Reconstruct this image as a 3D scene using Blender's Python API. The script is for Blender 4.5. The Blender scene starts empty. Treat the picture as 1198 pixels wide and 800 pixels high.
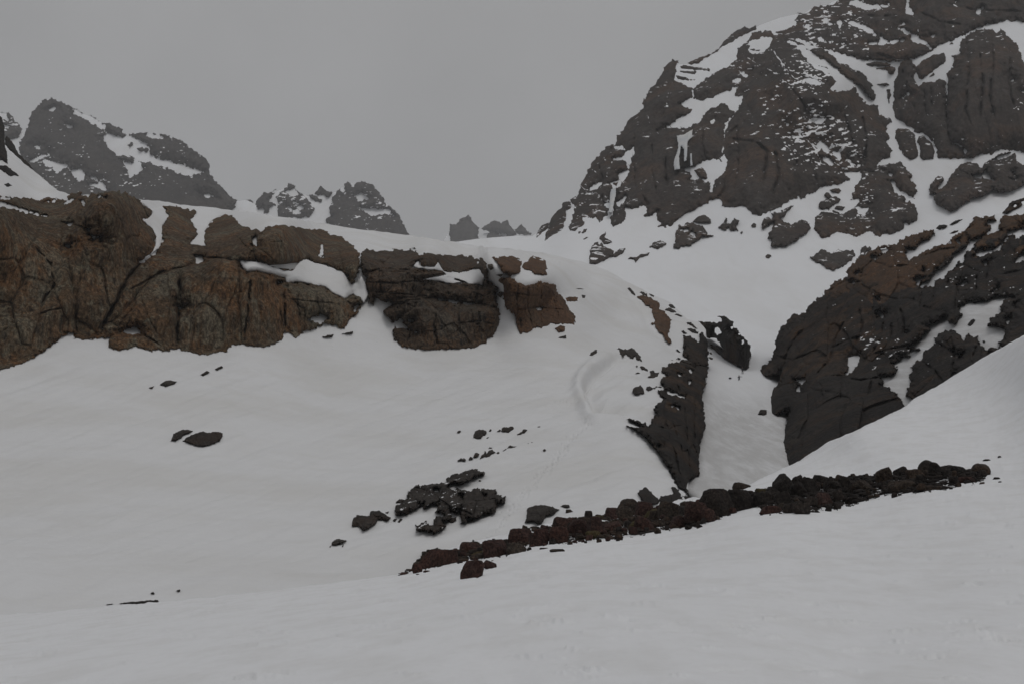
import bpy, math, random
import numpy as np
from mathutils import Vector

random.seed(7)
RNG = np.random.default_rng(11)
SC = bpy.context.scene
COL = SC.collection

# ---------------------------------------------------------------- camera model
FPX = 1446.0
PITCH = math.radians(11.3)
CP, SP = math.cos(PITCH), math.sin(PITCH)

def world(u, v, d):
    """survey point: bearing (u, v) of the photograph and distance d -> world metres (viewpoint = origin)"""
    u = np.asarray(u, float); v = np.asarray(v, float); d = np.asarray(d, float)
    x = d * (u - 599.0) / FPX
    yc = d * (400.0 - v) / FPX
    return np.stack([x, d * CP - yc * SP, d * SP + yc * CP], -1)

# tracing sheets: corner and scale of each enlarged view of the photograph
Z = {'A': (0, 90, 3.993), 'B': (240, 180, 3.993), 'C': (0, 220, 3.636), 'D': (280, 240, 2.852), 'E': (500, 220, 4.992),
     'F': (640, 100, 4.992), 'G': (760, 0, 4.992), 'H': (960, 0, 5.0), 'I': (800, 140, 4.992), 'J': (960, 140, 5.0),
     'K': (620, 220, 4.992), 'P1': (720, 330, 6.656), 'P2': (720, 440, 5.333), 'P3': (880, 300, 6.656),
     'P4': (880, 420, 6.156), 'P5': (1018, 230, 6.656), 'P6': (1018, 340, 5.717), 'P7': (380, 520, 4.992),
     'P8': (520, 480, 6.656), 'Q': (640, 520, 4.279), 'L': (860, 510, 3.544), 'M': (100, 400, 2.5),
     'N': (820, 400, 6.667), 'T': (0, 211, 3.413), 'U': (889, 234, 3.417), 'V': (819, 47, 3.81), 'R': (660, 310, 2.76), 'S': (380, 480, 3.744), 'a': (0, 0, 1.0)}

def pl(*a):
    out = []
    for k in range(0, len(a), 2):
        ox, oy, s = Z[a[k]]
        out += [(ox + x / s, oy + y / s) for x, y in a[k + 1]]
    return np.array(out, float)

# ---------------------------------------------------------------- noise
_perm = np.random.default_rng(3).permutation(256)
_perm = np.concatenate([_perm, _perm, _perm])
_g = np.random.default_rng(4).normal(size=(256, 3)); _g /= np.linalg.norm(_g, axis=1)[:, None]
_r = np.random.default_rng(5).random((256, 8))

def _h(i, j, k):
    return _perm[(_perm[(_perm[i & 255] + j) & 255] + k) & 255]

def perlin(P):
    Pi = np.floor(P).astype(int); f = P - Pi
    w = f * f * f * (f * (f * 6 - 15) + 10)
    out = 0
    for dx in (0, 1):
        wx = w[:, 0] if dx else 1 - w[:, 0]
        for dy in (0, 1):
            wy = w[:, 1] if dy else 1 - w[:, 1]
            for dz in (0, 1):
                wz = w[:, 2] if dz else 1 - w[:, 2]
                g = _g[_h(Pi[:, 0] + dx, Pi[:, 1] + dy, Pi[:, 2] + dz)]
                out = out + wx * wy * wz * (g[:, 0] * (f[:, 0] - dx) + g[:, 1] * (f[:, 1] - dy) + g[:, 2] * (f[:, 2] - dz))
    return out * 1.5

def fbm(P, octv=4, gain=.5, lac=2.03):
    a, s, out = 1.0, 1.0, 0
    for o in range(octv):
        out = out + a * perlin(P * s + 17.3 * o); a *= gain; s *= lac
    return out

def ridged(P, octv=3):
    a, s, out = 1.0, 1.0, 0
    for o in range(octv):
        out = out + a * (1 - 2 * np.abs(perlin(P * s + 9.1 * o))); a *= .5; s *= 2.1
    return out

def facets(P, tilt=1.0):
    """blocky value: every cell is a tilted plane; also returns the gap to the next cell (cracks)"""
    Pi = np.floor(P).astype(int)
    b1 = np.full(len(P), 9e9); b2 = np.full(len(P), 9e9); val = np.zeros(len(P))
    for dx in (-1, 0, 1):
        for dy in (-1, 0, 1):
            for dz in (-1, 0, 1):
                c = Pi + (dx, dy, dz)
                h = _h(c[:, 0], c[:, 1], c[:, 2]); r = _r[h]
                q = P - (c + r[:, :3])
                d = (q * q).sum(1)
                v = (r[:, 3] - .5) + tilt * (q * (r[:, 4:7] - .5)).sum(1)
                near = d < b1
                b2 = np.where(near, b1, np.minimum(b2, d))
                val = np.where(near, v, val); b1 = np.where(near, d, b1)
    return val, np.sqrt(b2) - np.sqrt(b1)

def sstep(x, a, b):
    t = np.clip((x - a) / (b - a), 0, 1); return t * t * (3 - 2 * t)

# ---------------------------------------------------------------- outlines and distance surfaces
def signed(U, V, poly):
    """distance to an outline, positive inside"""
    x0, y0 = poly[:, 0], poly[:, 1]
    x1, y1 = np.roll(x0, -1), np.roll(y0, -1)
    best = np.full(U.shape, 9e9); ins = np.zeros(U.shape, bool)
    for a, b, c, e in zip(x0, y0, x1, y1):
        dx, dy = c - a, e - b
        L = dx * dx + dy * dy
        if L < 1e-9: continue
        t = np.clip(((U - a) * dx + (V - b) * dy) / L, 0, 1)
        best = np.minimum(best, (U - a - t * dx) ** 2 + (V - b - t * dy) ** 2)
        if b != e:
            ins ^= ((b > V) != (e > V)) & (U < (c - a) * (V - b) / (e - b) + a)
    s = np.sqrt(best)
    return np.where(ins, s, -s)

def linedist(U, V, pts):
    best = np.full(U.shape, 9e9)
    for (a, b), (c, e) in zip(pts[:-1], pts[1:]):
        dx, dy = c - a, e - b
        t = np.clip(((U - a) * dx + (V - b) * dy) / (dx * dx + dy * dy + 1e-9), 0, 1)
        best = np.minimum(best, (U - a - t * dx) ** 2 + (V - b - t * dy) ** 2)
    return np.sqrt(best)

LIFT = {}
class Surface:
    """smooth ground through surveyed points (bearing, bearing, distance); works on 1/distance so flat ground stays flat"""
    def __init__(self, pts, smooth=1e-4):
        P = np.array(pts, float)
        self.c = P[:, :2] / 300.0
        w = 100.0 / P[:, 2]
        n = len(P)
        K = self._k(self.c, self.c) + smooth * np.eye(n)
        T = np.hstack([np.ones((n, 1)), self.c])
        A = np.block([[K, T], [T.T, np.zeros((3, 3))]])
        self.s = np.linalg.solve(A, np.concatenate([w, np.zeros(3)]))
    def _k(self, a, b):
        r2 = ((a[:, None, :] - b[None, :, :]) ** 2).sum(-1)
        return np.where(r2 > 0, .5 * r2 * np.log(r2 + 1e-12), 0)
    def __call__(self, u, v):
        u = np.asarray(u, float); v = np.asarray(v, float)
        q = np.stack([u.ravel(), v.ravel()], -1) / 300.0
        out = np.empty(len(q)); n = len(self.c)
        for i in range(0, len(q), 20000):
            b = q[i:i + 20000]
            out[i:i + 20000] = self._k(b, self.c) @ self.s[:n] + self.s[n] + b @ self.s[n + 1:]
        return (100.0 / np.maximum(out, .02)).reshape(u.shape)

# ---------------------------------------------------------------- linking and tagging
def tag(o, label=None, cat=None, group=None, kind=None):
    if label: o['label'] = label
    if cat: o['category'] = cat
    if group: o['group'] = group
    if kind: o['kind'] = kind
    return o

def link(name, me, mat, parent=None, loc=None):
    o = bpy.data.objects.new(name, me); COL.objects.link(o)
    if mat: me.materials.append(mat)
    if loc is not None: o.location = loc
    if parent is not None:
        o.parent = parent
        o.location = Vector(loc if loc is not None else (0, 0, 0)) - parent.location
    return o

def empty(name, loc):
    o = bpy.data.objects.new(name, None); COL.objects.link(o); o.location = loc; o.empty_display_size = 1
    return o

def mesh(name, verts, faces, smooth=True):
    me = bpy.data.meshes.new(name)
    me.from_pydata(verts.tolist() if hasattr(verts, 'tolist') else verts, [], faces.tolist() if hasattr(faces, 'tolist') else faces)
    if smooth: me.polygons.foreach_set('use_smooth', np.ones(len(me.polygons), bool))
    me.update(); return me

# ---------------------------------------------------------------- solid from an outline
def slab(name, poly, depth, mat, holes=(), step=2.0, jag=0.0, jagl=7.0, relief=None, back=8.0, drop=0.0, region=None,
         xs=None, ys=None, specks=None, parent=None, inset=0.0, jagx=1.0, lines=(), lift=None, cracks=()):
    """a body standing at its own distance: front face with relief, rim following the outline, sides running back into the ground"""
    lo, hi = poly.min(0) - 3 * step, poly.max(0) + 3 * step
    if region is not None:
        lo = np.maximum(lo, region.min(0) - 3 * step); hi = np.minimum(hi, region.max(0) + 3 * step)
    if xs is None: xs = np.arange(lo[0], hi[0] + step, step)
    if ys is None: ys = np.arange(lo[1], hi[1] + step, step)
    U, V = np.meshgrid(xs, ys)
    sd = signed(U, V, poly) - inset
    for h in holes:
        sd = np.minimum(sd, -signed(U, V, h))
    if jag:
        q = np.stack([U.ravel() / jagl / jagx, V.ravel() / jagl, np.full(U.size, poly[0, 0] * .01)], -1)
        sd = sd + (1.5 * jag * fbm(q, 4, .62)).reshape(U.shape) - .1 * jag
    lie = np.full(U.shape, -1.0)      # where thin snow lies on the rock itself
    for (cx, cy, rx, ry, thr, lam) in (specks or ()):
        q = np.stack([(U.ravel() - .4 * V.ravel()) / lam / 1.7, (V.ravel() + .25 * U.ravel()) / lam * 1.5, np.full(U.size, 3.3)], -1)
        n = fbm(q * (.62, 1.0, 1), 3, .55).reshape(U.shape) + .10
        r = np.sqrt(((U - cx) / rx) ** 2 + ((V - cy) / ry) ** 2)
        lie = np.maximum(lie, n - thr - .6 * np.clip(r - .6, 0, 3))
    for (pts, wd) in lines:
        wn = wd * (.75 + 1.2 * perlin(np.stack([U.ravel() / 4, V.ravel() / 4, np.full(U.size, 8.8)], -1)).reshape(U.shape))
        jx = U + 1.5 * perlin(np.stack([U.ravel() / 5, V.ravel() / 5, np.full(U.size, 4.8)], -1)).reshape(U.shape)
        lie = np.maximum(lie, (wn - linedist(jx, V, pts)) * .25)
    sreg = None
    if region is not None:
        sreg = signed(U, V, region)
        sd_all = np.minimum(sd, sreg + 1.0)
    else:
        sd_all = sd
    k = sd_all > 0
    cell = k[:-1, :-1] | k[1:, :-1] | k[:-1, 1:] | k[1:, 1:]
    if not cell.any():
        raise RuntimeError('empty outline ' + name)
    gy, gx = np.gradient(sd_all, ys, xs)
    g2 = np.maximum(gx * gx + gy * gy, .15)
    stepx = np.gradient(xs)[None, :] + 0 * U; stepy = np.gradient(ys)[:, None] + 0 * U
    neg = ~k
    mv = np.where(neg, -sd_all / g2, 0)
    U2 = U + np.clip(mv * gx, -1.4 * stepx, 1.4 * stepx); V2 = V + np.clip(mv * gy, -1.4 * stepy, 1.4 * stepy)
    iy, ix = np.nonzero(cell)
    nx = len(xs)
    quad = np.stack([iy * nx + ix, (iy + 1) * nx + ix, (iy + 1) * nx + ix + 1, iy * nx + ix + 1], -1)
    used, inv = np.unique(quad, return_inverse=True)
    quad = inv.reshape(quad.shape)
    u = U2.ravel()[used]; v = V2.ravel()[used]; s = np.maximum(sd.ravel()[used], 0)
    s[neg.ravel()[used]] *= 0
    rs = None if sreg is None else np.maximum(sreg.ravel()[used] + 1.0, 0)
    d0 = depth(u, v)
    d = d0 - (relief(u, v, s, d0, rs) if relief else 0)
    for (pts, wd, dp) in cracks:
        jx = u + 1.6 * perlin(np.stack([u / 6, v / 6, 0 * u + 2.2], -1)) + .7 * perlin(np.stack([u / 2, v / 2, 0 * u + 5.2], -1))
        cd = linedist(jx, v, [tuple(q) for q in pts])
        vr = np.clip(.75 + 1.3 * perlin(np.stack([u / 9, v / 9, 0 * u + 7.7 + dp], -1)), 0, 1.3)
        L_ = np.array(pts); e0 = np.hypot(u - L_[0, 0], v - L_[0, 1]); e1 = np.hypot(u - L_[-1, 0], v - L_[-1, 1])
        tap = sstep(np.minimum(e0, e1), 0, 9) * .8 + .2
        d = d + dp * vr * tap * np.exp(-(cd / (wd * (.45 + .45 * vr) * tap)) ** 2) * sstep(s, 0, 5)
    if len(cracks): d = np.minimum(d, d0 - .1 - .0003 * d0)
    P = world(u, v, d)
    if lift is None: lift = LIFT.get(id(depth))
    if lift: P[:, 2] += lift(u, v, d0)
    # rim -> sides
    e = np.concatenate([quad[:, [0, 1]], quad[:, [1, 2]], quad[:, [2, 3]], quad[:, [3, 0]]])
    key = np.sort(e, 1); key = key[:, 0].astype(np.int64) * (len(used) + 1) + key[:, 1]
    uq, idx, cnt = np.unique(key, return_index=True, return_counts=True)
    be = e[idx[cnt == 1]]
    bv, binv = np.unique(be.ravel(), return_inverse=True)
    bb = d0[bv] + (back(u[bv], v[bv]) if callable(back) else back)
    B = world(u[bv], v[bv], bb)
    if drop: B[:, 2] -= drop
    binv = binv.reshape(be.shape) + len(P)
    side = np.stack([be[:, 1], be[:, 0], binv[:, 0], binv[:, 1]], -1)
    verts = np.vstack([P, B]); faces = np.vstack([quad, side])
    loc = np.array([(P[:, 0].min() + P[:, 0].max()) / 2, (P[:, 1].min() + P[:, 1].max()) / 2, P[:, 2].min()])
    me = mesh(name, verts - loc, faces)
    if specks or len(lines):
        at = me.attributes.new('snow_lie', 'FLOAT', 'POINT')
        at.data.foreach_set('value', np.concatenate([np.clip(lie.ravel()[used], -1, 1), np.full(len(B), -1.0)]).astype(np.float32))
    return link(name, me, mat, parent, tuple(loc))

def rockface(H, R, cell=3.0, amp=.8, fine=.25, big=0.0, aniso=(1, 1, 1), seed=0.0, edge=3.0, bed=0.0, rr=7.0, foot=None, blk=.55, cleft=.5, soft=False, rib=.42):
    """relief of a rock body in metres: bulge H within R (photo px) of the rim, upright ribs and creases, broken blocks of size cell (m), ledges"""
    def f(u, v, s, d0, rs):
        dref = float(np.median(d0))
        Pm = world(u, v, dref + .15 * (d0 - dref)) + seed
        Pv = Pm / cell
        t = np.clip(s / R, 0, 1)
        out = H * (t * (2 - t) if soft else np.sqrt(np.clip(1 - (1 - t) ** 2, 0, 1)))
        if rs is not None:
            tr = np.clip(rs / rr, 0, 1)
            out = out * (1 - cleft + cleft * np.sqrt(1 - (1 - tr) ** 2))
        low = 1.0
        if foot is not None:
            low = sstep(np.interp(u, foot[:, 0], foot[:, 1]) - v, 0, 45)
            out = out * (.15 + .85 * low)
        m = sstep(s, 0, edge)
        az = np.array([1, 1, aniso[2]])
        wob = np.stack([fbm(Pv / 2 + 5, 2), fbm(Pv / 2 + 25, 2), fbm(Pv / 2 + 45, 2)], -1)
        r1 = ridged(Pv * az * (1, 1, .6) + .25 * wob, 2); r2 = ridged(Pv * 2.7 * az + 31, 2)
        fa, gap = facets((Pv * az + .22 * wob) * .8, 1.5)
        fb, gb = facets((Pv * az + .15 * wob) * 1.9 + 61, 1.7)
        zz = Pv[:, 2] / 1.3 + .9 * fbm(Pv * (1, 1, .5) / 3.5 + 11, 2) + .12 * fbm(Pv * 2, 2)
        saw = zz - np.floor(zz)
        led = (saw - sstep(saw, .8, 1.0)) * sstep(fbm(Pv / 2.5 + 70, 2), -.25, .35)
        n = amp * (rib * r1 + .18 * blk * r2) + blk * amp * (1.35 * fa + .3 * fb - .7 * (1 - sstep(gap, 0, .09))) + 2.2 * bed * led + fine * fbm(Pv * 4, 3)
        if big: n = n + big * fbm(Pm * az / (cell * 6), 3)
        out = out + m * n * (.45 + .55 * low)
        return np.maximum(out, .0) + .12 + .0004 * d0
    return f

def snowrelief(a1, l1, a2=0, l2=1, extra=None, stretch=(1, 1, 1)):
    def f(u, v, s, d0, rs):
        Pm = world(u, v, d0) * np.array(stretch)
        r = a1 * fbm(Pm / l1, 3)
        if a2: r = r + a2 * fbm(Pm / l2 + 40, 3)
        if extra is not None: r = r + extra(u, v, d0)
        return r
    return f

# ---------------------------------------------------------------- materials
class NT:
    def __init__(self, name):
        self.m = bpy.data.materials.new(name); self.m.use_nodes = True
        self.t = self.m.node_tree; self.t.nodes.clear()
        self.out = self.t.nodes.new('ShaderNodeOutputMaterial')
        self.geo = self.t.nodes.new('ShaderNodeNewGeometry')
    def n(self, typ, **kw):
        x = self.t.nodes.new(typ)
        for k, v in kw.items(): setattr(x, k, v)
        return x
    def l(self, a, b): self.t.links.new(a, b)
    def pos(self, scale):
        m = self.n('ShaderNodeVectorMath', operation='MULTIPLY'); self.l(self.geo.outputs['Position'], m.inputs[0])
        m.inputs[1].default_value = scale if isinstance(scale, tuple) else (scale,) * 3
        return m.outputs[0]
    def noise(self, scale, detail=4, rough=.55, off=0.0, dist=0.0):
        x = self.n('ShaderNodeTexNoise'); x.inputs['Scale'].default_value = 1.0
        x.inputs['Detail'].default_value = detail; x.inputs['Roughness'].default_value = rough
        x.inputs['Distortion'].default_value = dist
        p = self.pos(scale)
        if off:
            a = self.n('ShaderNodeVectorMath', operation='ADD'); self.l(p, a.inputs[0]); a.inputs[1].default_value = (off, off * .7, off * 1.3); p = a.outputs[0]
        self.l(p, x.inputs['Vector'])
        return x.outputs['Fac']
    def rng(self, sock, a, b, lo=0.0, hi=1.0):
        x = self.n('ShaderNodeMapRange', interpolation_type='SMOOTHSTEP')
        x.inputs[1].default_value = a; x.inputs[2].default_value = b; x.inputs[3].default_value = lo; x.inputs[4].default_value = hi
        self.l(sock, x.inputs[0]); return x.outputs[0]
    def math(self, op, a, b):
        x = self.n('ShaderNodeMath', operation=op)
        for i, q in enumerate((a, b)):
            if hasattr(q, 'links'): self.l(q, x.inputs[i])
            else: x.inputs[i].default_value = q
        return x.outputs[0]
    def mix(self, fac, a, b):
        x = self.n('ShaderNodeMix', data_type='RGBA')
        for i, q in ((0, fac), (6, a), (7, b)):
            if hasattr(q, 'links'): self.l(q, x.inputs[i])
            else: x.inputs[i].default_value = q if i == 0 else tuple(q) + (1,)
        return x.outputs[2]
    def bump(self, h, dist, strength=1.0, prev=None):
        x = self.n('ShaderNodeBump'); x.inputs['Strength'].default_value = strength; x.inputs['Distance'].default_value = dist
        self.l(h, x.inputs['Height'])
        if prev is not None: self.l(prev, x.inputs['Normal'])
        return x.outputs[0]
    def finish(self, col, rough, normal=None, spec=.2):
        b = self.n('ShaderNodeBsdfPrincipled'); b.inputs['Specular IOR Level'].default_value = spec
        if hasattr(col, 'links'): self.l(col, b.inputs['Base Color'])
        else: b.inputs['Base Color'].default_value = tuple(col) + (1,)
        b.inputs['Roughness'].default_value = rough
        if normal is not None: self.l(normal, b.inputs['Normal'])
        self.l(b.outputs[0], self.out.inputs[0]); return self.m

SNOW = (.80, .80, .81)
def snow_mat(name, L=1.0, streak=(.25, .25, .25), dust=.5, bump=1.0, tint=SNOW, gully=False):
    """old spring snow: pale, with faint windblown dust and small ripples; L = ripple size in metres"""
    t = NT(name)
    k = 1.0 / L
    a = t.noise(tuple(s * k * .12 for s in streak), 5, .6)
    b = t.noise(tuple(s * k * .55 for s in streak), 4, .6, 9.0, .6)
    c = t.noise((k * .9, k * .9 * streak[1] / streak[0], k * .9 * streak[2] / streak[0]), 4, .65, 3.0)
    dusty = t.math('MULTIPLY', t.rng(a, .42, .68), dust)
    col = t.mix(dusty, tint, (.62, .61, .59))
    col = t.mix(t.math('MULTIPLY', t.rng(b, .45, .75), dust * .55), col, (.62, .61, .59))
    col = t.mix(t.math('MULTIPLY', t.rng(c, .55, .8), dust * .35), col, (.64, .64, .64))
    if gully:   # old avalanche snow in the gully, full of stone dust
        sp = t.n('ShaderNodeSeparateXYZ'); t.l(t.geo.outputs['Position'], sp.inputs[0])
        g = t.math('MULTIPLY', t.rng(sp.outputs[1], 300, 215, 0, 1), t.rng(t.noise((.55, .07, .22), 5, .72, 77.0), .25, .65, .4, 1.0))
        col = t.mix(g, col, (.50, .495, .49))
    h = t.math('ADD', t.math('MULTIPLY', b, 1.0), t.math('MULTIPLY', c, .45))
    nrm = t.bump(h, .16 * L * bump, .8)
    return t.finish(col, .65, nrm, .15)

def rock_mat(name, c_main, c_grey, c_warm, c_dark, L=1.5, warm=.4, grey=.4, streak=.6, snow=0.0, bump=1.0, lichen=0.0, streakdir=(1, 1, .14), con=1.0):
    t = NT(name)
    k = 1.0 / L
    big = t.noise(k * .12, 4, .6); mid = t.noise(k * .5, 5, .65, 4.0); fine = t.noise((k * 3.0 * streakdir[0], k * 3.0 * streakdir[1], k * 3.0 * max(streakdir[2], .55)), 5, .72, 8.0, .3)
    st = t.noise(tuple(s * k * .9 for s in streakdir), 5, .68, 12.0, .5)
    st2 = t.noise(tuple(s * k * 1.9 for s in streakdir), 4, .65, 21.0, .3)
    wz = t.noise(k * .2, 4, .65, 33.0)
    col = t.mix(t.rng(mid, .35, .65), c_main, tuple(x * .68 for x in c_main))
    col = t.mix(t.math('MULTIPLY', t.rng(wz, .46, .62), warm), col, c_warm)
    col = t.mix(t.math('MULTIPLY', t.rng(t.math('ADD', t.math('MULTIPLY', big, .5), t.math('MULTIPLY', st, .5)), .47, .6), grey), col, c_grey)
    col = t.mix(t.math('MULTIPLY', t.rng(st2, .52, .68), streak), col, c_dark)
    if lichen:
        col = t.mix(t.math('MULTIPLY', t.rng(t.noise(k * .8, 4, .7, 51.0), .55, .7), lichen), col, (.15, .15, .11))
    f = t.math('MULTIPLY', t.rng(fine, .3, .7, 1 - .62 * con, 1 + .75 * con), t.rng(t.noise((k * 7.0, k * 7.0, k * 3.5), 3, .7, 61.0), .3, .7, 1 - .35 * con, 1 + .4 * con))
    x = t.n('ShaderNodeMix', data_type='RGBA', blend_type='MULTIPLY'); x.inputs[0].default_value = 1.0
    t.l(col, x.inputs[6]); t.l(f, x.inputs[7]); col = x.outputs[2]
    if snow:
        sep = t.n('ShaderNodeSeparateXYZ'); t.l(t.geo.outputs['Normal'], sep.inputs[0])
        sn = t.math('ADD', t.math('MULTIPLY', sep.outputs[2], .55), t.noise((k * .7, k * .7, k * 1.2), 5, .7, 70.0))
        col = t.mix(t.rng(sn, 1.02 - snow, 1.06 - snow), col, SNOW)
    al = t.n('ShaderNodeAttribute'); al.attribute_name = 'snow_lie'
    sa = t.math('ADD', al.outputs['Fac'], t.math('MULTIPLY', t.math('SUBTRACT', t.noise(k * 4.0, 3, .7, 90.0), .5), .22))
    col = t.mix(t.math('MULTIPLY', t.rng(sa, .06, .13), t.rng(al.outputs['Fac'], .0, .03)), col, SNOW)
    h = t.math('ADD', t.math('MULTIPLY', mid, 1.0), t.math('ADD', t.math('MULTIPLY', fine, .22), t.math('MULTIPLY', st2, .7)))
    return t.finish(col, .85, t.bump(h, .55 * L * bump, .9), .15)

M = {}
M['snow_near'] = snow_mat('snow_near', .15, (1.1, .5, .8), .28, .5, (.80, .806, .82))
M['snow_slope'] = snow_mat('snow_slope', 2.2, (.55, .9, 1.6), .55, .8, (.700, .702, .708))
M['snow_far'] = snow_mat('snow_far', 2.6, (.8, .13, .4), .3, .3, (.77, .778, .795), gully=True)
M['cliff'] = rock_mat('brown_cliff_rock', (.076, .049, .028), (.112, .100, .073), (.115, .058, .026), (.013, .010, .009), 1.5, .7, .7, .7, 0, .8, .4, streakdir=(1, 1, .22))
M['cliff_dark'] = rock_mat('dark_banded_rock', (.058, .040, .027), (.090, .082, .066), (.088, .047, .023), (.013, .012, .011), 1.3, .5, .5, .95, .0, 1)
M['ochre'] = rock_mat('ochre_rock', (.098, .053, .029), (.066, .053, .038), (.125, .062, .029), (.022, .016, .013), 1.2, .6, .35, .6)
M['black'] = rock_mat('black_gorge_rock', (.0125, .0098, .0083), (.030, .0265, .023), (.036, .021, .012), (.004, .0035, .0033), 1.6, .65, .55, .75, .0, .6, con=1.0)
M['gorge'] = rock_mat('brown_gorge_rock', (.0175, .0122, .0090), (.034, .028, .023), (.054, .029, .014), (.0048, .004, .0037), 1.8, .8, .5, .75, .0, .6, con=1.0)
M['rust'] = rock_mat('rusty_gorge_rock', (.066, .037, .020), (.04, .033, .025), (.098, .048, .021), (.014, .011, .01), 1.4, .6, .35, .6, .0, .5, con=.85)
M['mountain'] = rock_mat('mountain_rock', (.049, .040, .035), (.054, .050, .047), (.092, .054, .034), (.026, .023, .021), 7.0, .45, .5, .6, -.03, .2, con=.45)
M['far'] = rock_mat('far_mountain_rock', (.045, .040, .036), (.055, .05, .046), (.058, .046, .036), (.028, .026, .025), 14.0, .3, .5, .5, .0, .2, con=.45)
M['outcrop'] = rock_mat('dark_outcrop_rock', (.030, .0245, .021), (.062, .055, .048), (.052, .033, .023), (.012, .011, .0105), .7, .4, .5, .5)
M['red'] = rock_mat('dark_red_boulder_rock', (.045, .024, .020), (.036, .028, .025), (.062, .030, .022), (.016, .012, .011), .4, .5, .35, .4, streakdir=(1, 1, 1))
M['brownb'] = rock_mat('brown_boulder_rock', (.040, .029, .022), (.052, .046, .04), (.056, .034, .022), (.014, .012, .011), .4, .5, .45, .4, streakdir=(1, 1, 1))
M['darkb'] = rock_mat('dark_boulder_rock', (.022, .018, .016), (.032, .028, .025), (.034, .023, .018), (.010, .009, .009), .4, .4, .45, .4, streakdir=(1, 1, 1))
M['tuss'] = rock_mat('dry_tussock', (.060, .048, .022), (.07, .062, .033), (.08, .052, .024), (.028, .022, .014), .15, .5, .5, .5, streakdir=(1.5, 1.5, .4))
M['ice'] = snow_mat('frozen_waterfall_ice', 3.0, (1.4, 1.4, .25), 1.0, 1.5, (.50, .52, .54))
# ================================================================ ground surfaces (bearing, bearing, distance)
S1 = Surface([(0, 830, 14.5), (0, 800, 19), (0, 760, 30), (0, 740, 42), (0, 720, 60), (-250, 800, 19), (-250, 725, 60),
              (599, 830, 9.5), (599, 800, 12), (599, 740, 17.5), (599, 700, 25), (599, 660, 42), (599, 640, 60),
              (1000, 830, 9.5), (1000, 800, 12), (1000, 700, 22), (1000, 640, 36), (1000, 590, 56), (1000, 550, 75), (1000, 505, 95),
              (1198, 800, 12), (1198, 700, 20), (1198, 620, 35), (1198, 545, 60), (1198, 460, 85), (1198, 392, 105),
              (1380, 300, 115), (1380, 800, 12), (860, 573, 85), (480, 668, 58), (300, 690, 60), (800, 610, 66),
              (599, 1100, 4), (0, 1100, 5), (1198, 1100, 4), (-250, 1100, 5), (1380, 1100, 4), (2400, 1100, 4), (2400, 800, 12), (2400, 585, 42), (-1200, 1100, 5), (-1200, 800, 19), (-1200, 742, 42)])
S2 = Surface([(-200, 760, 80), (0, 760, 80), (300, 740, 82), (600, 700, 88), (780, 640, 108), (0, 700, 88), (0, 600, 115), (0, 500, 150), (0, 440, 165),
              (300, 690, 92), (300, 600, 120), (300, 500, 160), (280, 418, 188), (600, 600, 115), (600, 500, 170), (560, 415, 219),
              (690, 410, 235), (690, 500, 165), (800, 580, 125), (740, 480, 178), (0, 232, 190), (0, 420, 170), (130, 226, 203), (130, 400, 182),
              (250, 290, 216), (250, 410, 190), (330, 262, 228), (330, 395, 200), (420, 296, 240), (420, 385, 212), (500, 292, 250),
              (500, 410, 218), (570, 296, 262), (580, 402, 228), (640, 312, 272), (660, 385, 242), (160, 234, 225), (250, 243, 300),
              (378, 262, 340), (477, 274, 370), (560, 288, 390), (640, 297, 400), (710, 318, 385), (760, 346, 362), (800, 372, 338),
              (724, 360, 322), (740, 400, 268), (780, 420, 262), (820, 420, 288), (815, 500, 195), (810, 570, 142), (828, 385, 325),
              (0, 330, 183), (130, 310, 196), (250, 350, 199), (330, 330, 213), (420, 340, 226), (500, 340, 233), (500, 375, 224), (570, 335, 243), (570, 370, 233),
              (640, 350, 256), (620, 425, 213), (500, 440, 207), (400, 440, 200), (680, 350, 285), (690, 330, 340), (560, 440, 206),
              (0, 160, 290), (50, 210, 270), (-150, 100, 330), (-200, 232, 185), (-200, 430, 168), (-200, 720, 85)])
S3 = Surface([(810, 590, 142), (860, 575, 150), (915, 560, 160), (940, 600, 150), (860, 520, 195), (870, 470, 255), (868, 438, 305), (825, 430, 302),
              (910, 430, 322), (870, 405, 380), (890, 380, 450), (820, 360, 470), (740, 330, 520), (660, 300, 560), (560, 290, 600),
              (560, 300, 580), (640, 277, 680), (1000, 320, 560), (1100, 290, 600), (1198, 240, 640), (900, 300, 590), (1000, 275, 640), (700, 240, 720),
              (760, 235, 710), (841, 231, 690), (900, 250, 650), (960, 230, 690), (1060, 190, 730), (1198, 180, 710), (660, 240, 745),
              (730, 170, 800), (780, 80, 900), (850, 30, 980), (880, 100, 830), (900, 0, 1050), (1000, 0, 960), (960, 100, 780),
              (1030, 120, 830), (1100, 100, 790), (1198, 100, 750), (1198, 20, 860), (1100, -100, 1050), (1300, -100, 960), (1320, 300, 600),
              (1000, 450, 400), (1150, 400, 450), (1320, 400, 450), (760, 420, 330), (760, 600, 150)])
S5 = Surface([(918, 545, 182), (905, 490, 238), (893, 440, 306), (920, 370, 332), (1006, 300, 348), (1100, 250, 342), (1198, 232, 332),
              (1310, 200, 322), (1000, 400, 272), (1060, 470, 192), (1000, 505, 182), (1198, 395, 195), (1100, 340, 270), (1198, 320, 265),
              (1310, 380, 190), (940, 545, 172), (1310, 300, 250)])
def flat(d0, v0, k):
    return lambda u, v: d0 + k * (v0 - np.asarray(v, float)) + 0 * np.asarray(u, float)

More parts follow.
